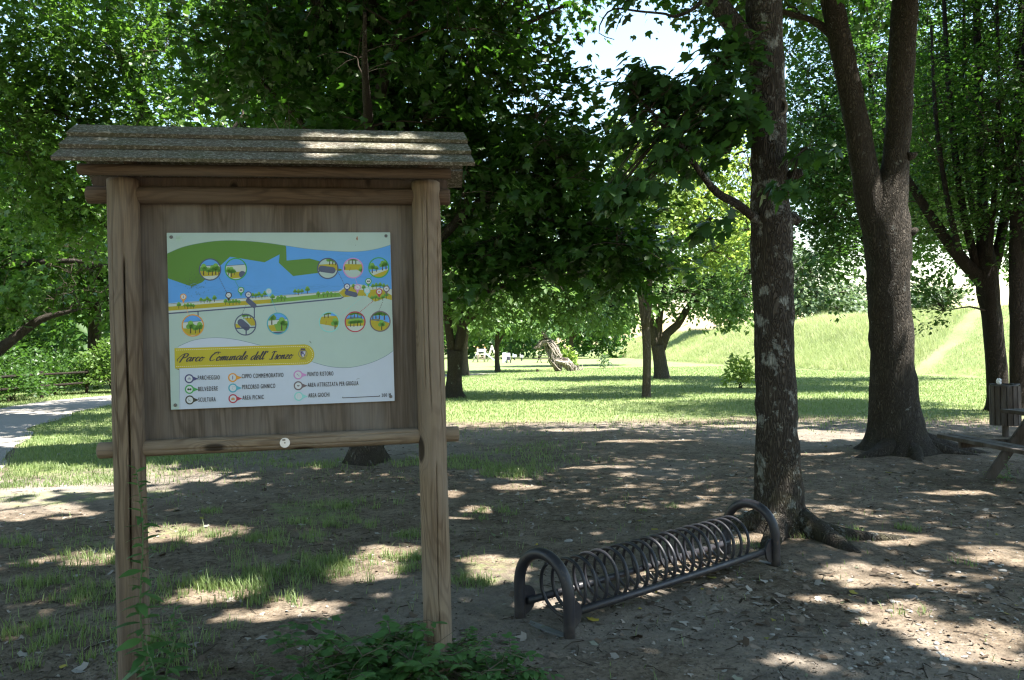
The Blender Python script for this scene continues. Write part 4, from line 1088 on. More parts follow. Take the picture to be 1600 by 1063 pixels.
def log(name, p0, p1, r, mat, parent, seg=28, nz=24, crack=None, wob=.012, sd=0, taper=1.0, notch=None):
    """a round timber with its own grain axis, drying cracks cut into it"""
    p0 = Vector(p0); p1 = Vector(p1); L = (p1 - p0).length
    th = np.linspace(0, 2 * math.pi, seg, endpoint=False)
    zs = np.linspace(0, L, nz)
    V = []
    for z in zs:
        rr = r * (1 + (taper - 1) * z / L) * (1 + wob * 2 * (vnoise(np.cos(th) * 1.5 + sd * 3.1, np.sin(th) * 1.5 + z * 2.5) - .5) + .006 * np.sin(z * 9 + sd))
        for (ct, cw, z0, z1, dep) in (crack or []):
            wv = ct + .10 * math.sin(z * 5 + sd) * .5
            d = np.abs((th - wv + math.pi) % (2 * math.pi) - math.pi)
            rr = rr - dep * np.exp(-(d / cw) ** 2) * float(ss(z0, z0 + .06, z) * ss(z1, z1 - .06, z))
        if notch:
            z0, z1, dep = notch
            rr = rr - dep * ss(z0, z0 + .05, z)
        V.append(np.stack([np.cos(th) * rr, np.sin(th) * rr, np.full(seg, z)], 1))
    # rounded ends
    V = [V[0] * np.array([.88, .88, 1])] + [v + np.array([0, 0, (.006 if i == 0 else (-.006 if i == nz - 1 else 0))]) for i, v in enumerate(V)] + [V[-1] * np.array([.88, .88, 1])]
    n = len(V); F = []
    for i in range(n - 1):
        for j in range(seg):
            k2 = (j + 1) % seg
            F.append([i * seg + j, i * seg + k2, (i + 1) * seg + k2, (i + 1) * seg + j])
    F.append(list(range(seg))[::-1]); F.append(list(range((n - 1) * seg, n * seg)))
    o = mesh_obj(name, np.concatenate(V), F, mat, parent)
    q = (p1 - p0).to_track_quat('Z', 'Y')
    o.rotation_euler = q.to_euler(); o.location = p0
    return autosmooth(o, 60)


CR = math.pi / 2
log('post', (-.703, 0, -.15), (-.703, 0, 2.405), .0695, MAT['wood'], board, 150, 90, [(CR + .25, .06, .75, 2.2, .034), (CR + 1.0, .04, .2, 1.3, .008), (CR - .5, .03, 1.2, 2.3, .006)], .012, 1)
log('post', (.703, 0, -.15), (.703, 0, 2.405), .0695, MAT['wood_r'], board, 150, 90, [(CR + .1, .035, .3, 1.2, .009), (CR + .7, .03, 1.3, 2.4, .008), (CR - .45, .03, 1.5, 2.5, .007), (CR - .1, .035, 1.4, 2.5, .010)], .012, 2)
log('lower_rail', (-.84, .012, 1.146), (.835, .012, 1.146), .038, MAT['wood_r'], board, 60, 40, [(math.pi + .3, .06, .25, 1.4, .010), (math.pi - .6, .06, .5, 1.5, .008)], .02, 3)
log('upper_rail', (-.862, .012, 2.333), (.822, .012, 2.333), .041, MAT['wood_dark'], board, 40, 30, [(math.pi + .2, .06, .4, 1.3, .008)], .02, 4)
mb = MB(); mb.box((-.015, .05, 2.393), (1.66, .05, .062), bev=.006); autosmooth(mb.build('roof_bearer', MAT['wood_dark'], board))
log('eave_log', (-.85, -.135, 2.418), (.815, -.135, 2.418), .026, MAT['wood_dark'], board, 28, 24, None, .02, 6)
log('eave_log', (-.85, .155, 2.418), (.815, .155, 2.418), .026, MAT['wood_dark'], board, 28, 24, None, .02, 7)
for x in (-.70, .70):
    for sgn in (-1, 1):
        mb = MB(); mb.box((x, sgn * .085, 2.535), (.05, .22, .04), 0, Matrix.Rotation(-sgn * R_(43), 4, 'X'), .004)
        autosmooth(mb.build('rafter', MAT['wood_dark'], board))
mb = MB(); mb.box((-.005, .050, 1.735), (1.29, .018, 1.125)); mb.build('back_board', MAT['wood_board'], board, False)
# roof planks, lapped like clapboards
th0 = R_(43)
for sgn in (-1, 1):
    for i in range(3):
        s0 = .002 + i * .108; L = .122
        mb = MB()
        nseg = 40
        prof = [(s0, .006), (s0 + L, .031), (s0 + L, .012), (s0, -.012)]
        xs = np.linspace(-.905, .893, nseg)
        V = []
        for x in xs:
            for q, (s_, t_) in enumerate(prof):
                jig = (fbm(x * 4 + i * 7, s_ * 9 + sgn, 3) - .5) * .006
                s2 = s_ + jig * (1 if q in (1, 2) else 0); t2 = t_ + jig * .5 + (.004 * (2 - i) * 0)
                y = sgn * (s2 * math.cos(th0) + t2 * math.sin(th0)); z = 2.652 - s2 * math.sin(th0) + t2 * math.cos(th0) + .0 
                ex = (x + .006) + np.sign(x) * s_ * .05 * (abs(x) > .88)
                V.append((ex, y, z))
        F = []
        for a in range(nseg - 1):
            for q in range(4):
                q2 = (q + 1) % 4
                f = [a * 4 + q, a * 4 + q2, (a + 1) * 4 + q2, (a + 1) * 4 + q]
                F.append(f if sgn > 0 else f[::-1])
        F.append([0, 1, 2, 3][::-1] if sgn > 0 else [0, 1, 2, 3]); F.append([(nseg - 1) * 4 + q for q in (range(4) if sgn > 0 else (3, 2, 1, 0))])
        autosmooth(mesh_obj('roof_plank', V, F, MAT['roof'], board), 30)
# round metal tag nailed to the rail
mb = MB(); V, F = tube([(-.002, -.0265, 1.146), (-.002, -.031, 1.146)], [.0235, .0235], 28); mb.add(V, F)
V, F = tube([(-.002, -.031, 1.146), (-.002, -.033, 1.146)], [.004, .003], 8); mb.add(V, F, 1)
mb.box((-.006, -.0314, 1.160), (.014, .0008, .008), 1)
autosmooth(mb.build('metal_tag', [MAT['disc'], MAT['screw']], board))

# ---- the printed map
PW, PH = 1.046, .837
P_TL = np.array([-.523, .0245, 2.154 + .004])
panel = None
mb = MB(); mb.box((0, .0325, P_TL[2] - PH / 2), (PW, .012, PH), bev=.002)
panel = autosmooth(mb.build('map_panel', plain_mat('panel_white', (.43, .47, .52), .32, 0, .02, 5), board))
# homography: drawing coordinates -> panel
src = np.array([(53, 67), (1229, 69), (1252, 955), (76, 1002)], float); dst = np.array([(0, 0), (1, 0), (1, 1), (0, 1)], float)
A = []
for (x, y), (u_, v_) in zip(src, dst):
    A.append([x, y, 1, 0, 0, 0, -u_ * x, -u_ * y, -u_]); A.append([0, 0, 0, x, y, 1, -v_ * x, -v_ * y, -v_])
Hm = np.linalg.svd(np.array(A))[2][-1].reshape(3, 3)
MARG = .0


def uv(p):
    p = np.atleast_2d(np.asarray(p, float)); q = np.c_[p, np.ones(len(p))] @ Hm.T
    return q[:, :2] / q[:, 2:]


ART_V, ART_F, ART_M = [], [], []
PAL = {}; PALM = []


def pcol(c):
    if c not in PAL:
        PAL[c] = len(PALM)
        k = NT('print_ink'); nz = k.noise(k.obj(), 14, 3)
        PALM.append(k.fin(k.mix(nz, tuple(v * .95 for v in c), tuple(min(1, v * 1.04) for v in c)), .34, spec=.45))
    return PAL[c]


LAY = [0]


def poly(pts, col, lay=None):
    """a filled outline, drawing coordinates"""
    q = np.clip(uv(pts), .0008, .9992)
    if lay is None: lay = LAY[0]
    y = P_TL[1] + .0015 - .0003 - lay * .00012
    b = len(ART_V)
    for u_, v_ in q: ART_V.append((P_TL[0] + u_ * PW, y, P_TL[2] - v_ * PH))
    ART_F.append(list(range(b, b + len(q)))); ART_M.append(pcol(col))


def spl(pts, n=10, closed=False):
    P = np.array(pts, float)
    return smooth_pts(np.c_[P, np.zeros(len(P))], np.ones(len(P)), n=n)[0][:, :2]


def stroke(pts, w_, col, taper=None, lay=None):
    P = np.asarray(pts, float)
    T = np.gradient(P, axis=0); T /= np.linalg.norm(T, axis=1)[:, None] + 1e-9
    N = np.c_[-T[:, 1], T[:, 0]]
    ww = np.full(len(P), w_ / 2.) if taper is None else np.asarray(taper) * w_ / 2
    a = P + N * ww[:, None]; b = P - N * ww[:, None]
    for i in range(len(P) - 1): poly([a[i], a[i + 1], b[i + 1], b[i]], col, lay)


def circ(c, r, n=32, a0=0, a1=2 * math.pi): 
    t = np.linspace(a0, a1, n, endpoint=(a1 - a0) < 6.2); return np.c_[c[0] + r * np.cos(t), c[1] + r * np.sin(t)]


def ringp(c, r0, r1, col, n=36):
    a, b = circ(c, r0, n), circ(c, r1, n)
    for i in range(n):
        j = (i + 1) % n; poly([a[i], a[j], b[j], b[i]], col)


def clipc(pts, c, r):
    """clip a convex outline to a circle (as a 28-gon)"""
    out = [np.array(p, float) for p in pts]; C_ = circ(c, r, 28)
    for i in range(28):
        a, b = C_[i], C_[(i + 1) % 28]; e = b - a; nn = np.array([-e[1], e[0]])
        res = []
        for k2 in range(len(out)):
            p, q = out[k2], out[(k2 + 1) % len(out)]; dp, dq = (p - a) @ nn, (q - a) @ nn
            if dp >= 0: res.append(p)
            if dp * dq < 0: res.append(p + (q - p) * dp / (dp - dq))
        out = res
        if len(out) < 3: return None
    return out


MINT, WHITE = (.35, .47, .45), (.45, .52, .64)
GREEN, BLUE, SAND, YEL, OLIVE = (.07, .195, .022), (.07, .29, .70), (.44, .51, .49), (.36, .31, .012), (.13, .30, .04)
SLATE, DARK, TREE, TRUNK = (.055, .075, .15), (.018, .022, .02), (.10, .29, .04), (.06, .05, .02)
C_PAR, C_BEL, C_SCU, C_CIP, C_GIN, C_PIC, C_RIS, C_GRI, C_GIO = (.04, .045, .16), (.03, .30, .07), (.022, .025, .02), (.62, .27, .03), (.05, .32, .45), (.36, .02, .06), (.48, .22, .50), (.13, .10, .12), (.22, .55, .55)

poly([(50, 64), (1235, 64), (1258, 1000), (70, 1010)], MINT, 0)
LAY[0] = 1
top = spl([(40, 184), (150, 140), (300, 113), (430, 110), (560, 120), (680, 137), (800, 155), (950, 168), (1050, 170), (1150, 158), (1250, 130)], 6)
bot = np.array([(1250, 366), (1240, 368), (1120, 352), (1060, 340), (1004, 346), (960, 376), (500, 410), (40, 440)], float)
poly(np.r_[top, bot], BLUE)
LAY[0] = 2
gtop = top[top[:, 0] < 682]
poly(np.r_[gtop, [(683, 150), (645, 228), (650, 183), (570, 225), (388, 195), (345, 235), (240, 330), (185, 352), (40, 308)]], GREEN)
poly([(683, 140), (686, 216), (806, 205), (862, 221), (850, 282), (720, 298), (645, 228), (652, 150)], GREEN, 2.4)
poly([(955, 258), (975, 262), (975, 270), (955, 272)], GREEN)
poly([(40, 440), (500, 410), (960, 376), (1004, 346), (1060, 340), (1120, 352), (1250, 368), (1250, 400), (1000, 400), (600, 440), (40, 500)], SAND)
LAY[0] = 3
for k2 in range(64):   # current lines on the water
    x0 = rgg.uniform(70, 1150); y0 = rgg.uniform(180, 420)
    if x0 < 910 and y0 < 350: y0 = rgg.uniform(352, 425)
    q = spl([(x0, y0), (x0 + 40, y0 - rgg.uniform(4, 16)), (x0 + 90, y0 - rgg.uniform(-10, 10)), (x0 + 140, y0 + rgg.uniform(-12, 4))], 5)
    if q[-1, 0] < 1225 and q[:, 1].max() < 438 - (q[:, 0].mean() - 60) * .068: stroke(q, 1.6, (.06, .26, .62))
poly([(40, 458), (440, 430), (605, 419), (600, 440), (40, 480)], YEL)
poly([(605, 419), (960, 385), (978, 406), (600, 440)], OLIVE)
poly([(960, 385), (1004, 352), (1060, 360), (1062, 402), (985, 410)], YEL); poly([(1060, 372), (1112, 372), (1106, 404), (1062, 402)], YEL); poly([(1112, 372), (1180, 366), (1250, 400), (1250, 426), (1200, 415), (1150, 434), (1106, 404)], YEL)
stroke([(40, 444), (500, 412), (960, 378)], 2, SLATE)
stroke([(56, 494), (530, 458), (970, 416), (1004, 397)], 7, SLATE)
stroke([(219, 480), (220, 508)], 6, SLATE); stroke([(516, 462), (516, 518)], 6, SLATE)
stroke(top, 1.6, (.12, .22, .22))


def capsule(a, b, r, col, cl=None):
    a, b = np.array(a, float), np.array(b, float); t = math.atan2(b[1] - a[1], b[0] - a[0])
    q = np.r_[circ(b, r, 9, t - math.pi / 2, t + math.pi / 2), circ(a, r, 9, t + math.pi / 2, t + math.pi * 1.5)]
    if cl: q = clipc(q, *cl)
    if q is not None: poly(q, col)


def ptree(x, y, s=1.0, cl=None):
    a = s * 9
    t = [(x - 1.8 * s, y), (x + 1.8 * s, y), (x + 1.2 * s, y - 16 * s), (x - 1.2 * s, y - 16 * s)]
    if cl: t = clipc(t, *cl)
    if t is not None: poly(t, TRUNK)
    for dx, dy, r, c in ((-.55, -17, .72, TREE), (.55, -18, .75, TREE), (0, -25, .8, (.16, .38, .06)), (.2, -17, .6, (.07, .22, .04))):
        q = circ((x + dx * a, y + dy * s), r * a, 9, rgg.uniform(0, 1), rgg.uniform(0, 1) + 6.28)
        if cl: q = clipc(q[::1], *cl)
        if q is not None: poly(q, c)


LAY[0] = 4
capsule((484, 427), (515, 453), 13, SLATE); capsule((1003, 386), (1046, 397), 13, SLATE)
LAY[0] = 5
for x, y, s in ((118, 468, 1.1), (150, 466, .8), (165, 470, 1), (182, 468, .9), (195, 468, .8), (235, 438, .9), (252, 440, .8), (268, 436, 1), (282, 440, .8), (306, 433, 1.1), (365, 448, 1), (386, 450, .9), (404, 450, 1), (420, 447, .9), (436, 448, .8),
                (508, 414, .9), (524, 416, .9), (540, 412, 1), (556, 416, .8), (572, 410, 1.1), (612, 428, 1.1), (640, 430, .9), (658, 428, 1), (676, 430, .9), (730, 395, .9), (748, 398, 1), (766, 394, .9), (795, 390, 1.2), (852, 410, 1), (880, 410, .9), (900, 408, 1), (920, 408, .9), (940, 406, .7),
                (1036, 368, .9), (1090, 376, 1), (1138, 368, .9), (1156, 366, 1), (1176, 364, 1), (1195, 366, .9), (1212, 368, .8), (1134, 430, .9), (1152, 428, 1), (1170, 430, .8), (1190, 428, 1), (1208, 418, 1.1)):
    ptree(x, y, s)


def dash(a, b, col, n=9, w_=3.2):
    a, b = np.array(a, float), np.array(b, float)
    for i in range(n):
        stroke([a + (b - a) * (i / n), a + (b - a) * ((i + .58) / n)], w_, col)


LAY[0] = 6
dash((330, 305), (373, 388), SLATE); dash((412, 316), (440, 368), C_BEL); dash((168, 497), (150, 440), C_CIP, 6); dash((452, 497), (474, 448), SLATE, 6); dash((636, 492), (604, 412), C_GIN); dash((958, 280), (992, 350), SLATE)
dash((1046, 310), (1058, 345), C_RIS, 5); dash((1134, 298), (1120, 318), C_BEL, 3); dash((960, 510), (1096, 398), C_GIO, 14, 2.4); dash((1070, 488), (1142, 428), C_PIC, 10); dash((1170, 482), (1190, 432), C_GRI, 6)
# round call-outs
CALL = [((283, 262), 58, SLATE, 'a'), ((419, 260), 58, C_BEL, 'b'), ((902, 258), 55, SLATE, 'c'), ((1035, 257), 53, C_RIS, 'd'), ((1169, 255), 54, C_BEL, 'e'), ((192, 557), 58, C_CIP, 'f'), ((469, 553), 57, SLATE, 'g'),
        ((640, 548), 57, C_GIN, 'h'), ((910, 540), 54, C_GIO, 'i'), ((1045, 539), 54, C_PIC, 'j'), ((1176, 537), 54, C_GRI, 'k')]
for c, r, col, kd in CALL:
    cl = (c, r - 3); x, y = c

    def cp(pts, k2):
        q = clipc([(x + a, y + b) for a, b in pts], *cl)
        if q is not None: poly(q, k2)
    LAY[0] = 7
    poly(circ(c, r - 2), MINT if kd in 'cgdi' else SAND)
    LAY[0] = 8
    if kd in 'abfh': cp([(-70, -70), (70, -70), (70, -24), (-70, -15)], BLUE)
    if kd in 'a': cp([(-70, 8), (70, 0), (70, 30), (-70, 38)], YEL)
    if kd == 'b': cp([(-30, 18), (40, 12), (40, 44), (-30, 50)], YEL)
    if kd == 'c': cp([(-70, -18), (70, -28), (70, 12), (-70, 6)], YEL)
    if kd == 'd': cp([(-70, -22), (70, -20), (70, 40), (20, 8), (-70, 12)], YEL); cp([(20, -70), (70, -70), (70, -24), (30, -34)], BLUE)
    if kd == 'e': cp([(-70, -70), (70, -70), (70, 0), (-70, 26)], BLUE); cp([(-40, 44), (70, 2), (70, 70), (-40, 70)], YEL)
    if kd == 'f': cp([(-70, 16), (70, 12), (70, 48), (-70, 52)], YEL)
    if kd == 'g': cp([(-6, -34), (70, -40), (70, 4), (30, 6)], YEL); cp([(-60, -6), (-20, 2), (-30, 18), (-60, 14)], YEL)
    if kd == 'h': cp([(-70, 12), (-20, 6), (-6, 40), (-70, 40)], YEL); cp([(-22, 4), (70, -14), (70, 40), (-6, 40)], OLIVE); cp([(-70, 44), (70, 40), (70, 52), (-70, 52)], SLATE)
    if kd == 'i': cp([(-20, -70), (70, -70), (70, -26), (10, -34)], BLUE); cp([(-70, -26), (30, -32), (70, -40), (70, 40), (10, 20), (-70, 6)], YEL)
    if kd == 'j': cp([(-70, -70), (70, -70), (70, -14), (-70, -14)], BLUE); cp([(-70, -4), (-20, -26), (30, -24), (70, 6), (70, 20), (-70, 24)], YEL)
    if kd == 'k': cp([(-70, -70), (70, -70), (70, 10), (-70, -10)], BLUE); cp([(-70, -8), (-10, -14), (40, 4), (70, 30), (70, 70), (-70, 70)], YEL)
    LAY[0] = 9
    if kd in 'abf': stroke([(x - r * .9, y - 17), (x + r * .9, y - 25)], 2.4, SLATE)
    if kd == 'h': stroke([(x - r * .9, y - 17), (x + r * .9, y - 25)], 2.4, SLATE)
    if kd == 'c': capsule((x - 32, y + 2), (x + 24, y + 10), 17, SLATE, cl); stroke([(x - 48, y + 16), (x - 32, y + 10)], 7, SLATE)
    if kd == 'b': q = clipc(circ((x + 34, y + 28), 18, 20), *cl); poly(q, SLATE)
    if kd == 'g': capsule((x - 24, y - 12), (x + 6, y + 14), 18, SLATE, cl); stroke([(x - 50, y + 20), (x, y + 18), (x + 52, y + 14)], 7, SLATE); stroke([(x + 4, y + 16), (x + 4, y + 54)], 7, SLATE)
    if kd in 'dbi': stroke([(x - 14, y - 4), (x - 20, y + 14)], 2.4, (.3, .12, .02))
    if kd == 'd': q = clipc(circ((x - 52, y), 12, 16), *cl); q is not None and poly(q, SLATE)
    LAY[0] = 10
    for dx, dy, s in {'a': ((-34, 30, 1.9), (-8, 30, 1.3), (12, 32, 1.7), (30, 28, 1.9), (46, 28, 1.3)), 'b': ((-40, 34, 1.4), (-24, 42, 1.7), (-8, 30, .9)), 'c': ((10, -18, 1.6), (26, -20, 1.6), (40, -16, 1.3)),
                      'd': ((-22, -22, 1.6), (-4, -22, 1.6), (14, -20, 1.7), (42, 30, 1.2)), 'e': ((-34, 28, 1.7), (-12, 22, 1.0), (20, 14, 1.6), (38, 10, 1.7)), 'f': ((-12, 42, 2.1), (14, 42, 1.4), (36, 42, 1.9)),
                      'g': ((-8, -30, 1.0), (10, -30, 1.2), (28, -30, 1.2)), 'h': ((-32, 6, 2.0), (20, 36, 2.2), (44, 30, 1.4)), 'i': ((-24, -20, 1.5), (-6, -22, 1.6), (30, 40, 1.9)),
                      'j': ((-22, -18, 1.4), (-4, -22, 1.5), (14, -22, 1.5), (32, -16, 1.4), (-24, 26, 1.3), (-6, 26, 1.4), (12, 24, 1.4), (28, 22, 1.3)), 'k': ((-38, -10, 1.6), (-22, -14, 1.7), (-4, -12, 1.7), (22, -8, 1.9), (8, 46, 1.7))}[kd]:
        ptree(x + dx, y + dy, s, cl)
    LAY[0] = 11
    ringp(c, r - 5, r + 1, col)
    if kd in 'fgch' and col is SLATE: pass


def icon(kd, x, y, s):
    """tiny pictogram inside a pin"""
    if kd == 'par': poly([(x - 6 * s, y + 3 * s), (x - 6 * s, y - 1 * s), (x - 3 * s, y - 1 * s), (x - 2 * s, y - 5 * s), (x + 3 * s, y - 5 * s), (x + 5 * s, y - 1 * s), (x + 7 * s, y), (x + 7 * s, y + 3 * s)], (.25, .27, .38))
    elif kd == 'bel':
        for d in (-4, 4): poly(circ((x + d * s, y), 4 * s, 10), (.02, .06, .03))
        stroke([(x - 4 * s, y), (x + 4 * s, y)], 3 * s, (.02, .06, .03))
    elif kd == 'scu': stroke([(x - 5 * s, y - 5 * s), (x - 3 * s, y + 5 * s)], 2 * s, (.25, .28, .3)); stroke([(x - 3 * s, y), (x + 4 * s, y + 5 * s)], 2.4 * s, (.25, .28, .3))
    elif kd == 'cip': stroke([(x, y - 7 * s), (x, y + 7 * s)], 3.4 * s, (.16, .15, .35))
    elif kd == 'gin': stroke([(x - 4 * s, y - 6 * s), (x + 2 * s, y - 6 * s), (x - 3 * s, y + 5 * s), (x + 3 * s, y + 5 * s)], 1.6 * s, (.2, .4, .5)); poly(circ((x + 6 * s, y - 5 * s), 1.5 * s, 8), (.2, .4, .5))
    elif kd == 'pic': poly([(x - 7 * s, y + 5 * s), (x - 6 * s, y - 2 * s), (x + 6 * s, y - 2 * s), (x + 7 * s, y + 5 * s)], (.5, .24, .06)); stroke([(x, y - 6 * s), (x, y - 2 * s)], 2 * s, (.4, .05, .05))
    elif kd == 'ris': stroke([(x - 5 * s, y - 5 * s), (x + 5 * s, y + 5 * s)], 2 * s, (.3, .22, .36)); stroke([(x - 5 * s, y), (x, y - 1 * s)], 1.6 * s, (.3, .22, .36))
    elif kd == 'gri': poly(circ((x, y - 2 * s), 5 * s, 10, 0, math.pi), (.12, .1, .12))
    elif kd == 'gio': stroke([(x - 5 * s, y + 5 * s), (x - 5 * s, y - 5 * s), (x + 5 * s, y - 5 * s), (x + 5 * s, y + 5 * s)], 1.4 * s, (.3, .5, .52))


def pin(x, y, col, kd, s=1.0, turn=False):
    """teardrop pin, point down or (legend) point right"""
    a = circ((0, 0), 17 * s, 22, R_(28), R_(332)); tip = [(34 * s, 0)]
    q = np.r_[a, tip]
    if not turn: q = np.c_[-q[:, 1] * 1.0, q[:, 0]]
    LAY[0] = 12; poly(q + np.array([x, y]), col)
    LAY[0] = 13; poly(circ((x, y), 12.2 * s, 20), (.5, .55, .6))
    LAY[0] = 14; icon(kd, x, y, s)


for x, y, c, kd in ((142, 406, C_CIP, 'cip'), (381, 398, C_SCU, 'scu'), (446, 371, C_BEL, 'bel'), (485, 395, C_PAR, 'par'), (592, 378, (.2, .5, .6), 'gin'), (1003, 354, C_PAR, 'par'), (1058, 358, C_RIS, 'ris'), (1115, 326, C_BEL, 'bel'), (1108, 375, C_GIO, 'gio'), (1171, 381, C_PIC, 'pic'), (1209, 366, C_GRI, 'gri')):
    pin(x, y, c, kd)
# white lower field with its wavy top
LAY[0] = 1
poly(np.r_[[(120, 1010), (120, 690), (114, 668)], spl([(114, 668), (200, 634), (310, 622), (420, 632), (548, 662)], 6)[1:], [(548, 760)], [(548, 1010)]], WHITE)
poly(np.r_[[(548, 1010), (548, 740), (780, 740)], spl([(800, 742), (860, 762), (930, 777), (1020, 779), (1120, 757), (1200, 722), (1260, 684)], 6), [(1270, 1000)]], WHITE)
LAY[0] = 3
stroke(spl([(114, 668), (200, 634), (310, 622), (420, 632), (548, 662)], 6), 1.8, (.08, .14, .2)); stroke(spl([(800, 742), (860, 762), (930, 777), (1020, 779), (1120, 757), (1200, 722), (1246, 690)], 6), 1.8, (.08, .14, .2)); stroke([(120, 786), (124, 1000)], 1.6, (.1, .16, .2))
# yellow ribbon
LAY[0] = 5
BAN = (.41, .355, .015)
poly(np.r_[[(95, 677), (785, 657)], circ((778, 711), 53, 16, -math.pi / 2 + .1, math.pi / 2), [(98, 784)]], BAN)
poly([(98, 785), (121, 785), (121, 793)], (.16, .14, .02))
LAY[0] = 6
for i in range(66):
    t0 = i / 66; x0 = 104 + t0 * 676
    stroke([(x0, 687 - t0 * 19.5), (x0 + 6.5, 687 - t0 * 19.5 - .2)], 1.8, (.75, .74, .6)); stroke([(x0, 774 - t0 * 19), (x0 + 6.5, 774 - t0 * 19 - .2)], 1.8, (.75, .74, .6))
cc = circ((778, 711), 44, 26, -1.45, 1.5)
for i in range(0, 25, 2): stroke(cc[i:i + 2], 1.8, (.75, .74, .6))
# crest
INK = (.035, .035, .065)
ringp((771, 707), 21, 24, (.10, .11, .10), 22)
LAY[0] = 7
poly([(758, 692), (785, 692), (785, 712), (778, 722), (771, 726), (764, 722), (758, 712)], (.10, .10, .22)); poly([(760, 678), (783, 678), (785, 690), (758, 690)], (.05, .05, .08))
LAY[0] = 8
poly([(773, 694), (784, 694), (783, 712), (776, 704)], (.45, .48, .62)); poly([(766, 712), (774, 708), (776, 722), (771, 724)], (.5, .53, .62)); poly([(760, 696), (768, 696), (764, 706)], (.02, .02, .04))
stroke([(752, 742), (762, 734), (771, 740), (780, 734), (790, 742)], 2, (.18, .15, .05)); stroke([(756, 732), (786, 732)], 2, (.14, .14, .08))
# dirt, stickers, marks
LAY[0] = 15
poly(circ((1055, 103), 5, 8), (.26, .12, .07)); poly([(1052, 96), (1058, 88), (1060, 108), (1056, 112)], (.42, .2, .1)); poly(circ((1048, 136), 1.8, 6), (.1, .1, .1)); stroke([(806, 640), (812, 646), (815, 652)], 3, (.1, .1, .08)); stroke([(1052, 842), (1060, 837), (1068, 838)], 2, (.2, .22, .26))
for i in range(110):
    x0, y0 = 200 + rgg.normal() * 34, 335 + rgg.normal() * 32
    stroke([(x0, y0), (x0 + rgg.uniform(-6, 6), y0 + rgg.uniform(-7, 7))], 1.5, (.05, .10, .05))
for j in range(4):
    for i in range(4 - (j % 2)): stroke([(104 + i * 8, 90 + j * 7), (109 + i * 8, 90 + j * 7)], 3, (.30, .48, .30) if j < 2 else (.38, .56, .42))
# scale bar
stroke([(979, 939), (1174, 930)], 3.6, INK); stroke([(980, 933), (980, 940)], 3, INK); stroke([(1173, 925), (1173, 931)], 3, INK)
# legend pins
LEG = [('PARCHEGGIO', 173, 838, C_PAR, 'par', (219, 844), (334, 842)), ('BELVEDERE', 174, 894, C_BEL, 'bel', (221, 904), (324, 900)), ('SCULTURA', 176, 950, C_SCU, 'scu', (222, 960), (313, 957)),
       ('CIPPO COMMEMORATIVO', 402, 832, C_CIP, 'cip', (451, 836), (669, 829)), ('PERCORSO GINNICO', 403, 887, C_GIN, 'gin', (453, 893), (626, 886)), ('AREA PICNIC', 404, 943, C_PIC, 'pic', (454, 949), (566, 945)),
       ('PUNTO RISTORO', 746, 818, C_RIS, 'ris', (796, 825), (931, 821)), ('AREA ATTREZZATA PER GRIGLIA', 747, 875, C_GRI, 'gri', (797, 882), (1062, 872)), ('AREA GIOCHI', 749, 931, C_GIO, 'gio', (800, 937), (910, 932))]
for t_, x, y, c, kd, a, b in LEG: pin(x, y, c, kd, 1.42, True)
LAY[0] = 15
arto = mesh_obj('map_print', ART_V, ART_F, PALM, panel, False, ART_M)
nn = arto.data
nn.update()
bm = bmesh.new(); bm.from_mesh(nn)
for f in bm.faces:
    if f.normal.y > 0: f.normal_flip()
bmesh.ops.triangulate(bm, faces=[f for f in bm.faces if len(f.verts) > 4])
bm.to_mesh(nn); bm.free()

# block capitals
ink = plain_mat('dark_ink', (.03, .03, .045), .45)


def text_mesh(txt, a, b, cap, parent):
    cu = bpy.data.curves.new('t', 'FONT'); cu.body = txt; cu.size = 1; cu.offset = 0; cu.space_character = 1.25
    ob = bpy.data.objects.new('t', cu); COL.objects.link(ob)
    bpy.context.view_layer.update()
    me = bpy.data.meshes.new_from_object(ob.evaluated_get(bpy.context.evaluated_depsgraph_get()))
    V = np.array([v.co[:] for v in me.vertices]); F = [list(p.vertices) for p in me.polygons]
    bpy.data.objects.remove(ob); bpy.data.curves.remove(cu); bpy.data.meshes.remove(me)
    x0, x1 = V[:, 0].min(), V[:, 0].max(); ch = V[:, 1].max() - min(0, V[:, 1].min())
    ua, ub = uv(a)[0], uv(b)[0]
    t = (V[:, 0] - x0) / (x1 - x0)
    X = P_TL[0] + (ua[0] + (ub[0] - ua[0]) * t) * PW
    Z = P_TL[2] - (ua[1] + (ub[1] - ua[1]) * t) * PH + V[:, 1] / ch * cap * PH
    n_ = len(V); f2 = [[i + n_ for i in f] for f in F]
    return np.r_[np.c_[X - .0004, np.full(n_, P_TL[1] - .0012), Z], np.c_[X + .0004, np.full(n_, P_TL[1] - .0013), Z + .0003]], F + f2


for t_, a, b, cp_ in [(q[0], q[5], q[6], .0245) for q in LEG] + [('200 M', (1184, 934), (1232, 931), .020)]:
    V, F = text_mesh(t_, a, b, cp_, panel)
    o = mesh_obj('legend_lettering', V, F, ink, panel, False)
    bm = bmesh.new(); bm.from_mesh(o.data)
    for f in bm.faces:
        if f.normal.y > 0: f.normal_flip()
    bm.to_mesh(o.data); bm.free()

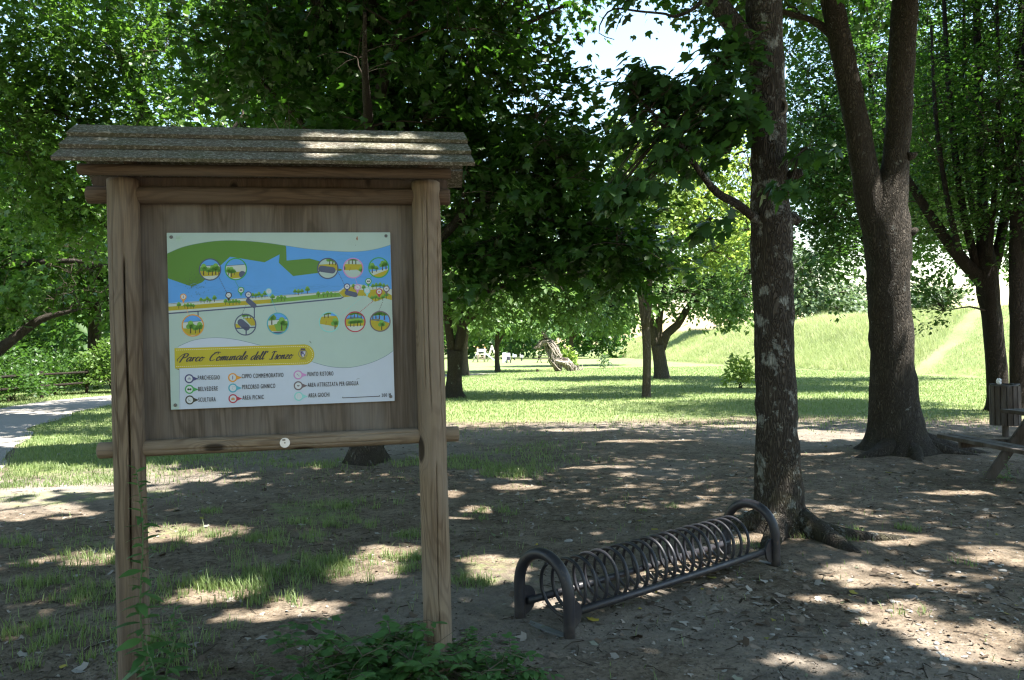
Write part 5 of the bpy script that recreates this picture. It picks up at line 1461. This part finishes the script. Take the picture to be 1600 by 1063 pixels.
# brush script title
G = {'a': ([[(.78, .8), (.5, 1.0), (.12, .62), (.12, .1), (.4, .08), (.76, .8)], [(.84, 1.0), (.72, .35), (.82, .02), (1.1, .3)]], 1.0), 'r': ([[(.0, .2), (.2, 1.0), (.16, .5), (.1, 0)], [(.14, .5), (.38, .95), (.62, .88)]], .66),
     'c': ([[(.68, .82), (.45, 1.0), (.1, .55), (.2, .05), (.45, .02), (.8, .35)]], .74), 'o': ([[(.45, 1.0), (.1, .62), (.15, .06), (.5, .06), (.66, .6), (.45, 1.0), (.55, .78), (.95, .85)]], .86),
     'm': ([[(.08, 1.0), (.0, 0)], [(.04, .4), (.32, .98), (.42, .8), (.34, 0)], [(.38, .4), (.66, .98), (.78, .8), (.72, .1), (.98, .2)]], 1.02), 'n': ([[(.08, 1.0), (.0, 0)], [(.04, .4), (.38, .98), (.5, .78), (.44, .08), (.74, .25)]], .78),
     'u': ([[(.12, 1.0), (.04, .3), (.2, .02), (.5, .4), (.64, 1.0)], [(.64, 1.0), (.56, .3), (.66, .02), (.92, .3)]], .9), 'l': ([[(.0, .3), (.36, 1.5), (.36, 2.0), (.2, 1.7), (.08, .4), (.2, .0), (.46, .3)]], .48),
     'e': ([[(.06, .4), (.46, .6), (.46, .96), (.24, .94), (.06, .5), (.18, .04), (.62, .3)]], .66), 'd': ([[(.74, .8), (.5, 1.0), (.12, .62), (.12, .1), (.4, .08), (.76, .9)], [(.98, 2.0), (.74, .5), (.8, .02), (1.08, .3)]], 1.0),
     's': ([[(.05, .15), (.4, 1.15), (.42, .7), (.5, .3), (.3, .0), (.05, .12)]], .62), 'z': ([[(.08, .88), (.6, .95), (.06, .08), (.72, .1)]], .76), "'": ([[(.2, 2.0), (.12, 1.6)]], .35), ' ': ([], .6),
     'P': ([[(-.35, .1), (-.5, .6), (.1, 1.6), (.7, 1.95), (1.2, 1.75), (1.1, 1.15), (.55, .85)], [(.6, 1.85), (.34, .7), (.1, -.2)]], 1.25), 'C': ([[(1.05, 1.5), (1.15, 1.85), (.8, 2.0), (.2, 1.4), (.0, .5), (.3, .0), (.9, .3)], [(.35, 1.9), (.9, 2.1), (1.5, 1.95)]], 1.15),
     'I': ([[(.1, 1.6), (.5, 1.95), (1.15, 1.85)], [(.66, 1.9), (.46, .1)], [(-.05, .12), (.4, .0), (.85, .15)]], 1.0)}
TV, TF = [], []


def script(txt, a, b, xh):
    pen = 0; strokes = []
    for ch in txt:
        st, wd = G[ch]
        for s_ in st:
            q = spl(s_, 6) if len(s_) > 2 else np.array(s_, float)
            q = q.copy(); q[:, 0] += pen + q[:, 1] * .32
            strokes.append(q)
        pen += wd * 1.02
    allq = np.concatenate(strokes); x0, x1 = allq[:, 0].min(), allq[:, 0].max()
    ua, ub = uv(a)[0], uv(b)[0]
    for q in strokes:
        t = (q[:, 0] - x0) / (x1 - x0)
        X = P_TL[0] + (ua[0] + (ub[0] - ua[0]) * t) * PW; Z = P_TL[2] - (ua[1] + (ub[1] - ua[1]) * t) * PH + q[:, 1] * xh * PH
        T = np.gradient(np.c_[X, Z], axis=0); T /= np.linalg.norm(T, axis=1)[:, None] + 1e-9
        w_ = .0015 + .0017 * np.clip(-T[:, 1], 0, 1) ; N = np.c_[-T[:, 1], T[:, 0]]
        L_ = np.c_[X, Z] + N * w_[:, None]; R2 = np.c_[X, Z] - N * w_[:, None]
        b0 = len(TV)
        for i in range(len(q)):
            TV.append((L_[i, 0], P_TL[1] - .0012, L_[i, 1])); TV.append((R2[i, 0], P_TL[1] - .0012, R2[i, 1]))
        for i in range(len(q) - 1): TF.append([b0 + 2 * i, b0 + 2 * i + 1, b0 + 2 * i + 3, b0 + 2 * i + 2])


script('Parco', (110, 749), (257, 744), .0235); script('Comunale', (283, 744), (482, 737), .0235); script("dell'", (499, 739), (590, 735), .0235); script('Isonzo', (594, 737), (724, 731), .0235)
mesh_obj('title_lettering', TV, TF, ink, panel, False)
# screws
for p in ((78, 90), (1207, 88), (100, 977), (1231, 932)):
    u_, v_ = uv(p)[0]; c = np.array([P_TL[0] + u_ * PW, P_TL[1], P_TL[2] - v_ * PH])
    mb = MB(); V, F = tube([c + [0, .001, 0], c + [0, -.002, 0], c + [0, -.0045, 0]], [.0078, .0078, .005], 16); mb.add(V, F)
    mb.box(c + np.array([0, -.0046, 0]), (.008, .0008, .0016), 1, Matrix.Rotation(.6, 4, 'Y'))
    autosmooth(mb.build('screw', [MAT['screw'], plain_mat('screw_slot', (.03, .03, .03), .6)], panel))

# ------------------------------------------------------------------ the bicycle rack
rN = np.array([.156, 4.495]); rF = np.array([1.725, 5.835]); dr = unit(rF - rN); RL = float(np.linalg.norm(rF - rN))
rack = thing('bicycle_rack', 'low dark steel bicycle rack, a long wire coil between two end hoops', 'bicycle rack', (rN[0], rN[1], float(hz(*rN)) - .004), math.atan2(dr[1], dr[0]))
for u0 in (0, RL):
    hw = .205
    arc = [(u0, -hw, -.10), (u0, -hw, .06), (u0, -hw, .14), (u0, -hw, .215)] + [(u0, -hw * math.cos(t), .215 + hw * math.sin(t)) for t in np.linspace(.12, math.pi - .12, 22)] + [(u0, hw, .215), (u0, hw, .14), (u0, hw, .06), (u0, hw, -.10)]
    mb = MB(); mb.tube(arc, .033, 20); mb.build('end_hoop', MAT['rack'], rack)
    sg_ = 1 if u0 == 0 else -1
    for sd in (-1, 1):
        # rounded gusset plate carrying the rail
        pr = [(0.0, .02), (.0, .20)] + [(.085 * math.sin(t), .115 + .085 * math.cos(t)) for t in np.linspace(.15, math.pi - .1, 12)]
        V = []
        for y in (-.006, .006):
            for a, z in pr: V.append((u0 + sg_ * (a + .022), sd * .172 + y + sd * .018, z))
        m = len(pr); F = [list(range(m)), list(range(m, 2 * m))[::-1]] + [[i, m + i, m + (i + 1) % m, (i + 1) % m] for i in range(m)]
        mesh_obj('gusset_plate', V, F, MAT['rack'], rack, False)
    mb = MB(); mb.box((u0 - .01 * sg_, 0, .006), (.05, .40, .012), bev=.003); autosmooth(mb.build('ground_bar', plain_mat('galvanised_bar', (.16, .165, .17), .55, .3), rack))
for sd in (-1, 1):
    mb = MB(); mb.tube([(.03, sd * .165, .112), (RL * .33, sd * .165, .108), (RL * .66, sd * .165, .108), (RL - .03, sd * .165, .112)], .0225, 16); mb.build('side_rail', MAT['rack'], rack)
NT_, cr = 19.5, .158
t = np.linspace(0, NT_ * 2 * math.pi, int(NT_ * 40))
wob = 1 + .012 * np.sin(t * .37)
hel = np.c_[.115 + t / t[-1] * (RL - .30), np.sin(t + .6) * cr * wob, .196 + np.cos(t + .6) * cr * wob]
mb = MB(); mb.tube(hel, .0108, 8); mb.build('wire_coil', MAT['rack'], rack)

# ------------------------------------------------------------------ litter bin, rubbish, picnic table
bY = 13.15; bc = PX(1571, 660, bY)
bz0 = float(hz(bc[0], bY))
bin_ = thing('litter_bin', 'wooden slatted litter bin on a post at the right edge', 'litter bin', (bc[0], bY, bz0), R_(-14))
zb, zt = PX(1571, 664, bY)[2] - bz0, PX(1571, 603, bY)[2] - bz0
mb = MB()
for i in range(16):
    a = i / 16 * 2 * math.pi
    mb.box((math.cos(a) * .215, math.sin(a) * .215, (zb + zt) / 2), (.022, .078, zt - zb + (.012 if i % 2 else 0)), 0, Matrix.Rotation(a, 4, 'Z'), .004)
autosmooth(mb.build('slatted_body', MAT['wood_grey'], bin_))
mb = MB(); V, F = tube([(0, 0, zb + .01), (0, 0, zt + .015), (0, 0, zt + .03), (0, 0, zt + .03), (0, 0, zb + .05)], [.196, .196, .222, .19, .185], 28, False, False); mb.add(V, F); mb.box((0, 0, zb + .03), (.24, .24, .01))
autosmooth(mb.build('liner', plain_mat('grey_liner', (.10, .11, .125), .5, .2), bin_))
log('post', (0, 0, -.2), (0, 0, zb + .06), .05, MAT['wood_grey'], bin_, 16, 8)
# crumpled white paper on the rim
c0 = np.array([PX(1562, 601, bY - .1)[0], bY - .08, bz0 + zt + .012])
rgp = np.random.default_rng(4)
bm = bmesh.new(); bmesh.ops.create_icosphere(bm, subdivisions=3, radius=1)
V = np.array([v.co[:] for v in bm.verts]); F = [[v.index for v in f.verts] for f in bm.faces]; bm.free()
V = V * (1 + (fbm(V[:, 0] * 2.3 + 4, V[:, 1] * 2.3 + V[:, 2] * 1.7, 3) - .5)[:, None] * 1.6) * np.array([.032, .03, .05])
V[:, 2] -= V[:, 2].min()
o = mesh_obj('crumpled_paper', V, F, plain_mat('white_paper', (.75, .78, .8), .7), None, False); o.location = c0
tag(o, 'crumpled white paper sticking out of the wooden litter bin', 'litter')

tb = thing('picnic_table', 'dark timber picnic table with bench, cut off by the right edge', 'picnic table', (6.38, 8.65, float(hz(6.38, 8.65)) - .01), R_(1.5))
mb = MB()
for i in range(5): mb.box((-.30 + i * .15, .0, .745), (.138, 2.3, .042), 0, None, .005)
autosmooth(mb.build('table_top', MAT['wood_grey'], tb))
for sd in (-1, 1):
    mb = MB()
    for i in range(2): mb.box((sd * (1.02 + i * .145), .0, .465), (.135, 2.0, .042), 0, None, .005)
    autosmooth(mb.build('bench_seat', MAT['wood_grey'], tb))
for yy_ in (-.62, .62):
    mb = MB()
    mb.box((0, yy_, .415), (2.36, .06, .09), 0, None, .005); mb.box((0, yy_ + .063, .695), (.7, .05, .08), 0, None, .005)
    autosmooth(mb.build('cross_beam', MAT['wood_grey'], tb))
    for sd in (-1, 1):
        mb = MB(); a = math.atan2(.62, .70)
        mb.box((sd * .62, yy_ - .056, .36), (.11, .05, 1.02), 0, Matrix.Rotation(-sd * a * .88, 4, 'Y'), .005)
        autosmooth(mb.build('leg', MAT['wood_grey'], tb))

# ------------------------------------------------------------------ far things on the lawn
def fz(x, y): return float(hz(x, y))


wicker = plain_mat('bleached_branch', (.27, .235, .20), .9, 0, .5, 6, .1)
wick_d = plain_mat('dark_branch', (.045, .036, .03), .95, 0, .3, 6, .1)
Ys = 53.0
sb = PX(872, 580, Ys)
an = thing('woven_animal_sculpture', 'large animal woven from bare branches, head raised to the left', 'sculpture', (sb[0], Ys, fz(sb[0], Ys)))
rgs = np.random.default_rng(12)


def weave(parent, name, path, rad, n, tr, jit=.25):
    """bundle of branches following a body line (pixel path with radii in px)"""
    P, r = W([(a, b, c * 2) for a, b, c in path], Ys)
    Q, q = smooth_pts(P, r, .12)
    TP, TR = [], []
    for i in range(n):
        k0 = rgs.integers(0, max(1, len(Q) - 6)); ln = int(rgs.integers(5, max(6, len(Q) // 2 + 4)))
        ids = np.clip(np.linspace(k0, k0 + ln, 6), 0, len(Q) - 1).astype(int)
        ph = rgs.uniform(0, 6.28); tw = rgs.normal() * 1.2
        a = ph + np.linspace(0, tw, 6)
        off = np.c_[np.cos(a), np.sin(a) * .9, np.sin(a) * .35]
        c = Q[ids] + off * q[ids][:, None] * rgs.uniform(.7, 1.2) + rgs.normal(size=(6, 3)) * jit * .12
        TP.append(c - np.array(an.location)); TR.append(np.linspace(tr, tr * .5, 6) * rgs.uniform(.6, 1.3))
    V1, F1 = tubes_np(np.array(TP), np.array(TR), 5)
    Vc, Fc = tube(Q - np.array(an.location), q * .66, 10)  # solid dark core, shade between the branches put into its colour
    mb = MB(); mb.add(V1, F1.tolist(), 0); mb.add(Vc, Fc, 1)
    mb.build(name, [wicker, wick_d], parent)


weave(an, 'body', [(868, 560, 7), (873, 563, 9), (880, 564, 9.5), (886, 568, 8), (889, 575, 6)], 1, 150, .05)
weave(an, 'neck', [(873, 575, 10), (868, 560, 9.5), (863, 547, 8.5), (857, 533, 6.5)], 1, 95, .045)
weave(an, 'head', [(856, 530, 5), (851, 533, 5.4), (845, 539, 4.6), (838, 544, 3.4)], 1, 75, .042)
weave(an, 'leg', [(867, 562, 6), (870, 572, 5), (873, 582, 4)], 1, 46, .045)
weave(an, 'leg', [(886, 566, 6), (889, 573, 5), (891, 581, 4)], 1, 40, .045)
weave(an, 'ear', [(851, 529, 1.6), (848, 523, 1.5), (847, 519, .8)], 1, 22, .02)
weave(an, 'ear', [(854, 528, 1.6), (853, 522, 1.5), (853, 518, .8)], 1, 22, .02)


def sticks(name, label, cat, px, py, Yd, wpx, hpx, n, sd, mat):
    rg = np.random.default_rng(sd); b = PX(px, py, Yd); b[2] = fz(b[0], b[1]); s = Yd / FPX
    p0 = np.c_[rg.normal(size=n) * wpx * s * .3, rg.normal(size=n) * wpx * s * .3, np.full(n, -.03)]
    p2 = p0 + np.c_[rg.normal(size=(n, 2)) * wpx * s * .22, rg.uniform(.3, 1, n) * hpx * s]
    p1 = (p0 + p2) / 2 + rg.normal(size=(n, 3)) * .06
    V, F = tubes_np(np.stack([p0, p1, p2], 1), np.tile([[.05, .04, .02]], (n, 1)), 5)
    o = mesh_obj(name, V, F, mat); o.location = b
    return tag(o, label, cat)


sticks('driftwood_stump', 'pale heap of driftwood at the foot of the woven animal', 'driftwood', 899, 579, 54, 11, 11, 40, 3, wicker)
sticks('cut_stump', 'small cut stump standing in the lawn left of the woven animal', 'stump', 840, 583, 52, 2.2, 7, 7, 4, wick_d)

# playground tower with slide
Yp = 93.0; s_p = Yp / FPX
tb0 = PX(752, 567, Yp); tb0[2] = fz(tb0[0], Yp)
pg = thing('play_tower', 'pale wooden climbing tower with a slide on the far lawn', 'play tower', tb0)
pale = plain_mat('pale_play_timber', (.50, .45, .38), .7); orange = plain_mat('orange_cap', (.6, .26, .05), .6); steel = plain_mat('slide_sheet', (.62, .66, .70), .35, .3)
for x in (-.42, .42):
    for y in (-.45, .45):
        p_ = MB(); p_.tube([(x, y, -.1), (x, y, 1.62)], .055, 8); po = p_.build('tower_post', pale, pg)
        mb = MB(); mb.tube([(x, y, 1.62), (x, y, 1.72), (x, y, 1.80)], [.06, .06, .02], 8); mb.build('post_cap', orange, po)
mb = MB(); mb.box((0, 0, .95), (.95, 1.0, .08)); mb.build('platform', pale, pg, False)
mb = MB(); mb.box((0, .45, 1.38), (.74, .04, .36)); mb.build('back_panel', plain_mat('grey_play_panel', (.40, .42, .46), .6), pg, False)
mb = MB()
for i in range(4): mb.box((0, -.62 + i * .04, .16 + i * .24), (.62, .05, .07))
mb.tube([(-.34, -.72, 0), (-.34, -.48, .98)], .035, 6); mb.tube([(.34, -.72, 0), (.34, -.48, .98)], .035, 6)
mb.build('ladder', plain_mat('ladder_timber', (.27, .20, .16), .8), pg)
mb = MB(); mb.tube([(-.42, -.2, 1.25), (-.75, -.3, .6), (-1.02, -.4, 0)], .06, 8); mb.tube([(-.42, .3, 1.25), (-.75, .4, .6), (-1.02, .5, 0)], .06, 8); mb.build('climbing_legs', pale, pg)
mb = MB()
sl_ = [(.42, .98), (.62, .90), (1.0, .60), (1.4, .28), (1.7, .12), (1.9, .10)]
V = []; 
for x, z in sl_:
    V += [(x, -.26, z + .16), (x, -.23, z), (x, .23, z), (x, .26, z + .16), (x, .26, z - .05), (x, -.26, z - .05)]
F = [[i * 6 + q, (i + 1) * 6 + q, (i + 1) * 6 + (q + 1) % 6, i * 6 + (q + 1) % 6] for i in range(5) for q in range(6)] + [[0, 1, 2, 3, 4, 5], [35, 34, 33, 32, 31, 30]]
mb.add(V, F); mb.tube([(1.6, 0, -.05), (1.6, 0, .12)], .05, 6); mb.build('slide', steel, pg, False)
# swing frame behind it
sf = PX(768, 565, 97.0); sf[2] = fz(sf[0], 97)
sw = thing('swing_frame', 'pale A shaped swing frame just right of the slide tower', 'swing', sf)
for y in (-1.3, 1.3):
    for x in (-.5, .75):
        mb = MB(); mb.tube([(x, y, -.05), (0.06, y, 1.95)], .055, 8); mb.build('leg', pale, sw)
mb = MB(); mb.tube([(.06, -1.4, 1.92), (.06, 1.4, 1.92)], .06, 8); mb.build('top_beam', pale, sw)
for y in (-.5, .5):
    mb = MB(); mb.box((.06, y, .5), (.18, .42, .03)); mb.tube([(.06, y - .2, .5), (.06, y - .2, 1.9)], .012, 5); mb.tube([(.06, y + .2, .5), (.06, y + .2, 1.9)], .012, 5); mb.build('swing_seat', MAT['rack'], sw)
# white play panel with a dark seat
pn = PX(790, 568, 86.0); pn[2] = fz(pn[0], 86)
pp = thing('activity_board', 'white upright activity board with a small dark seat beside it', 'activity board', pn, R_(12))
mb = MB(); mb.box((-.12, 0, .60), (.44, .06, 1.04), bev=.02); autosmooth(mb.build('white_board', plain_mat('white_play_board', (.74, .76, .80), .5), pp))
mb = MB(); mb.box((.34, .05, .70), (.40, .06, .78), bev=.02); autosmooth(mb.build('lilac_board', plain_mat('lilac_board', (.42, .40, .50), .5), pp))
mb = MB(); mb.box((.30, -.28, .34), (.62, .34, .06), bev=.01); mb.tube([(.1, -.28, -.05), (.1, -.28, .32)], .06, 6); mb.tube([(.5, -.28, -.05), (.5, -.28, .32)], .06, 6); mb.box((.28, -.18, .52), (.34, .10, .30), bev=.02); autosmooth(mb.build('dark_seat', plain_mat('dark_seat_paint', (.03, .03, .04), .6), pp))
mb = MB(); mb.tube([(-.30, .0, -.1), (-.30, 0, .12)], .04, 6); mb.tube([(.06, .0, -.1), (.06, 0, .12)], .04, 6); mb.tube([(.34, .05, -.1), (.34, .05, .34)], .04, 6); mb.build('feet', pale, pp)


def spring_rider(px, py, Yd, label, cat, name, col, hgt, wid):
    b = PX(px, py, Yd); b[2] = fz(b[0], b[1])
    o = thing(name, label, cat, b)
    mb = MB(); t = np.linspace(0, 6 * 6.28, 60); mb.tube(np.c_[np.cos(t) * .10, np.sin(t) * .10, t / t[-1] * hgt * .42], .02, 5); mb.build('spring', MAT['rack'], o)
    mb = MB(); mb.box((0, 0, hgt * .62), (wid, .12, hgt * .42), bev=.05); mb.box((-wid * .3, 0, hgt * .88), (wid * .28, .1, hgt * .24), bev=.03); mb.tube([(-wid * .3, -.16, hgt * .82), (-wid * .3, .16, hgt * .82)], .02, 6); autosmooth(mb.build('rider_body', col, o))


spring_rider(804, 561, 105, 'small pale spring rider beyond the white activity board', 'spring rider', 'spring_rider', plain_mat('pale_rider_paint', (.6, .62, .68), .5), .9, .6)
spring_rider(815, 563, 98, 'pale spring rider with a darker head, right of the white activity board', 'spring rider', 'spring_rider', plain_mat('dusty_rider_paint', (.45, .42, .42), .5), .9, .5)
ft = PX(850, 565, 84); ft[2] = fz(ft[0], 84)
fp = thing('picnic_table', 'far dark picnic table in the shade left of the woven animal', 'picnic table', ft, R_(20))
dk = plain_mat('shaded_timber', (.075, .06, .05), .85)
mb = MB(); mb.box((0, 0, .76), (1.9, .75, .05)); mb.build('table_top', dk, fp, False)
for sd in (-1, 1):
    mb = MB(); mb.box((0, sd * .72, .45), (1.9, .28, .05)); mb.build('bench_seat', dk, fp, False)
for x in (-.6, .6):
    mb = MB(); mb.box((x, 0, .40), (.07, 1.6, .08)); mb.tube([(x + .06, -.7, -.03), (x + .06, .25, .74)], .05, 6); mb.tube([(x + .06, .7, -.03), (x + .06, -.25, .74)], .05, 6); mb.build('trestle', dk, fp, False)

# rail fence along the path
fpts = [(-14.0, 17.0), (-15.3, 20.0), (-16.4, 23.0), (-17.0, 26.0), (-17.2, 29.0), (-16.9, 31.5)]
fe = thing('rail_fence', 'low two rail wooden fence, coloured dark for shadow, along the far side of the path', 'fence', (fpts[2][0], fpts[2][1], 0))
fo = np.array(fe.location)
for x, y in fpts:
    log('fence_post', np.array([x, y, -.2]) - fo, np.array([x, y, 1.0]) - fo, .06, MAT['bark_dark'], fe, 12, 8)  # dark bark colour stands in for shade on the fence
for (a, b) in zip(fpts[:-1], fpts[1:]):
    for z in (.88, .46):
        log('fence_rail', np.array([a[0] + .07, a[1], z]) - fo, np.array([b[0] + .07, b[1], z + .01]) - fo, .045, MAT['bark_dark'], fe, 12, 8)

# ------------------------------------------------------------------ weeds at the board's feet
def weed_tall(name, label, base, h, n, lsz, sd, lean=(0, 0), cat='weed', tpl=L_LANCE, mat='weed'):
    rg = np.random.default_rng(sd); b = np.array([base[0], base[1], fz(*base)])
    o = thing(name, label, cat, b)
    t = np.linspace(0, 1, 12)
    st = np.c_[lean[0] * t * t * h + .012 * np.sin(t * 9 + sd), lean[1] * t * h, t * h]
    mb = MB(); mb.tube(st, np.linspace(.0055, .002, 12), 7); mb.build('stem', plain_mat('green_stem', (.06, .11, .035), .6), o)
    tt_ = np.linspace(.06, 1, n) ; a = np.arange(n) * 2.4 + sd
    p = np.c_[np.interp(tt_, t, st[:, 0]), np.interp(tt_, t, st[:, 1]), tt_ * h]
    d = np.c_[np.cos(a), np.sin(a), rg.uniform(-.1, .7, n) - .35 * (1 - tt_)]
    leaves_to_mesh('leaves', p, d, np.c_[-np.cos(a) * .4, -np.sin(a) * .4, np.ones(n)] + rg.normal(size=(n, 3)) * .2, lsz * (1.15 - .75 * tt_) * rg.uniform(.8, 1.2, n), rg.uniform(.2, .8, n), tpl, MAT[mat], o)
    return o


wb = PX(228, 1085, 3.50)
weed_tall('tall_weed', 'single tall thin weed climbing up in front of the left post', (PX(226, 1085, 3.52)[0], 3.52), 1.06, 70, .125, 1, (-.02, .0))
weed_tall('tall_weed', 'short leafy weed right of the tall one at the left post', (PX(262, 1070, 3.5)[0], 3.5), .46, 34, .11, 2, (.1, 0))
weed_tall('tall_weed', 'low weed with small leaves close to the foot of the left post', (PX(240, 1075, 3.42)[0], 3.42), .36, 30, .10, 3, (-.06, 0))
weed_tall('tall_weed', 'little weed on its own at the bottom edge left of the leafy shrub', (PX(398, 1075, 3.6)[0], 3.6), .17, 14, .07, 4, (.1, 0))
weed_tall('tall_weed', 'small green weed standing near the picnic bench', (PX(1574, 748, 9.0)[0], 9.0), .28, 16, .08, 5, (.05, 0))


def shrub(name, label, cx, cy, rx, ry, hmax, nsh, lsz, sd):
    rg = np.random.default_rng(sd); o = thing(name, label, 'shrub', (cx, cy, fz(cx, cy)))
    TP, Ps, Ds, Ns, Ss, Ts = [], [], [], [], [], []
    for i in range(nsh):
        b0 = np.array([rg.normal() * rx * .3, rg.normal() * ry * .3, -.02]); a = rg.uniform(0, 6.28); L = hmax * rg.uniform(.45, 1.1)
        out = np.array([math.cos(a) * rx, math.sin(a) * ry, 0]) * rg.uniform(.3, 1.0)
        t = np.linspace(0, 1, 5)[:, None]
        c = b0 + out * t ** 1.3 + np.array([0, 0, 1.0]) * L * (t - .28 * t ** 2.5)
        TP.append(c)
        # compound fronds off the stem
        for f in range(4):
            k2 = rg.integers(1, 5); q0 = c[k2]; b_ = rg.uniform(0, 6.28); fl = rg.uniform(.08, .17)
            dv = np.array([math.cos(b_), math.sin(b_), rg.uniform(-.05, .55)]); dv /= np.linalg.norm(dv); q1 = q0 + dv * fl - [0, 0, .02]
            TP.append(np.array([q0, q0 + dv * fl * .3, q0 + dv * fl * .55, q0 + dv * fl * .8, q1]))
            sdv = np.cross(dv, [0, 0, 1.0]); sdv /= np.linalg.norm(sdv) + 1e-6
            nl = rg.integers(3, 6); tn_ = rg.uniform(.1, .9)
            for m_ in range(nl):
                for sgn in (-1, 1):
                    Ps.append(q0 + (q1 - q0) * (m_ + .8) / nl); Ds.append(sdv * sgn + dv * .35 + rg.normal(size=3) * .15); Ns.append(np.array([0, 0, 1.0]) + rg.normal(size=3) * .28); Ss.append(lsz * rg.uniform(.7, 1.15)); Ts.append(tn_ + rg.normal() * .08)
            Ps.append(q1); Ds.append(dv); Ns.append(np.array([0, 0, 1.0]) + rg.normal(size=3) * .25); Ss.append(lsz * 1.1); Ts.append(tn_)
    V, F = tubes_np(np.array(TP), np.tile([[.003, .0026, .0022, .0016, .001]], (len(TP), 1)), 5)
    mesh_obj('stems', V, F, plain_mat('brown_stem', (.06, .05, .03), .7), o)
    leaves_to_mesh('leaves', np.array(Ps), np.array(Ds), np.array(Ns), np.array(Ss), np.array(Ts), L_OVAL, MAT['weed'], o)


p_ = PX(575, 1080, 3.66); shrub('leafy_shrub', 'low leafy shrub growing against the foot of the right post', p_[0], 3.66, .36, .20, .42, 36, .058, 1)
p_ = PX(500, 1090, 3.52); shrub('leafy_shrub', 'paler small shrub at the bottom edge between the two posts', p_[0], 3.52, .22, .14, .30, 15, .05, 5)
p_ = PX(770, 1080, 3.70); shrub('leafy_shrub', 'small shrub just right of the right post by the rack', p_[0], 3.70, .22, .18, .24, 20, .046, 2)
p_ = PX(700, 1075, 3.82); shrub('leafy_shrub', 'tiny shrub tucked behind the foot of the right post', p_[0] + .02, 3.98, .12, .1, .2, 12, .042, 3)

# ------------------------------------------------------------------ repeats share a group
GROUPS = {'shade_maple_tree': 'maples round the viewer', 'hedgerow_tree': 'trees beyond the path', 'willow_tree': 'pale trees beyond the bank', 'sunlit_bush': 'bright bushes at the path bend',
          'hedge_bush': 'dark bushes along the path fence', 'sapling': 'saplings on the lawn', 'tall_weed': 'weeds in the bare earth', 'leafy_shrub': 'small shrubs at the foot of the board',
          'spring_rider': 'spring riders on the far lawn', 'picnic_table': 'picnic tables in the park'}
for o in S.objects:
    if o.parent is None and 'category' in o:
        k_ = o.name.split('.')[0]
        if k_ in GROUPS: o['group'] = GROUPS[k_]
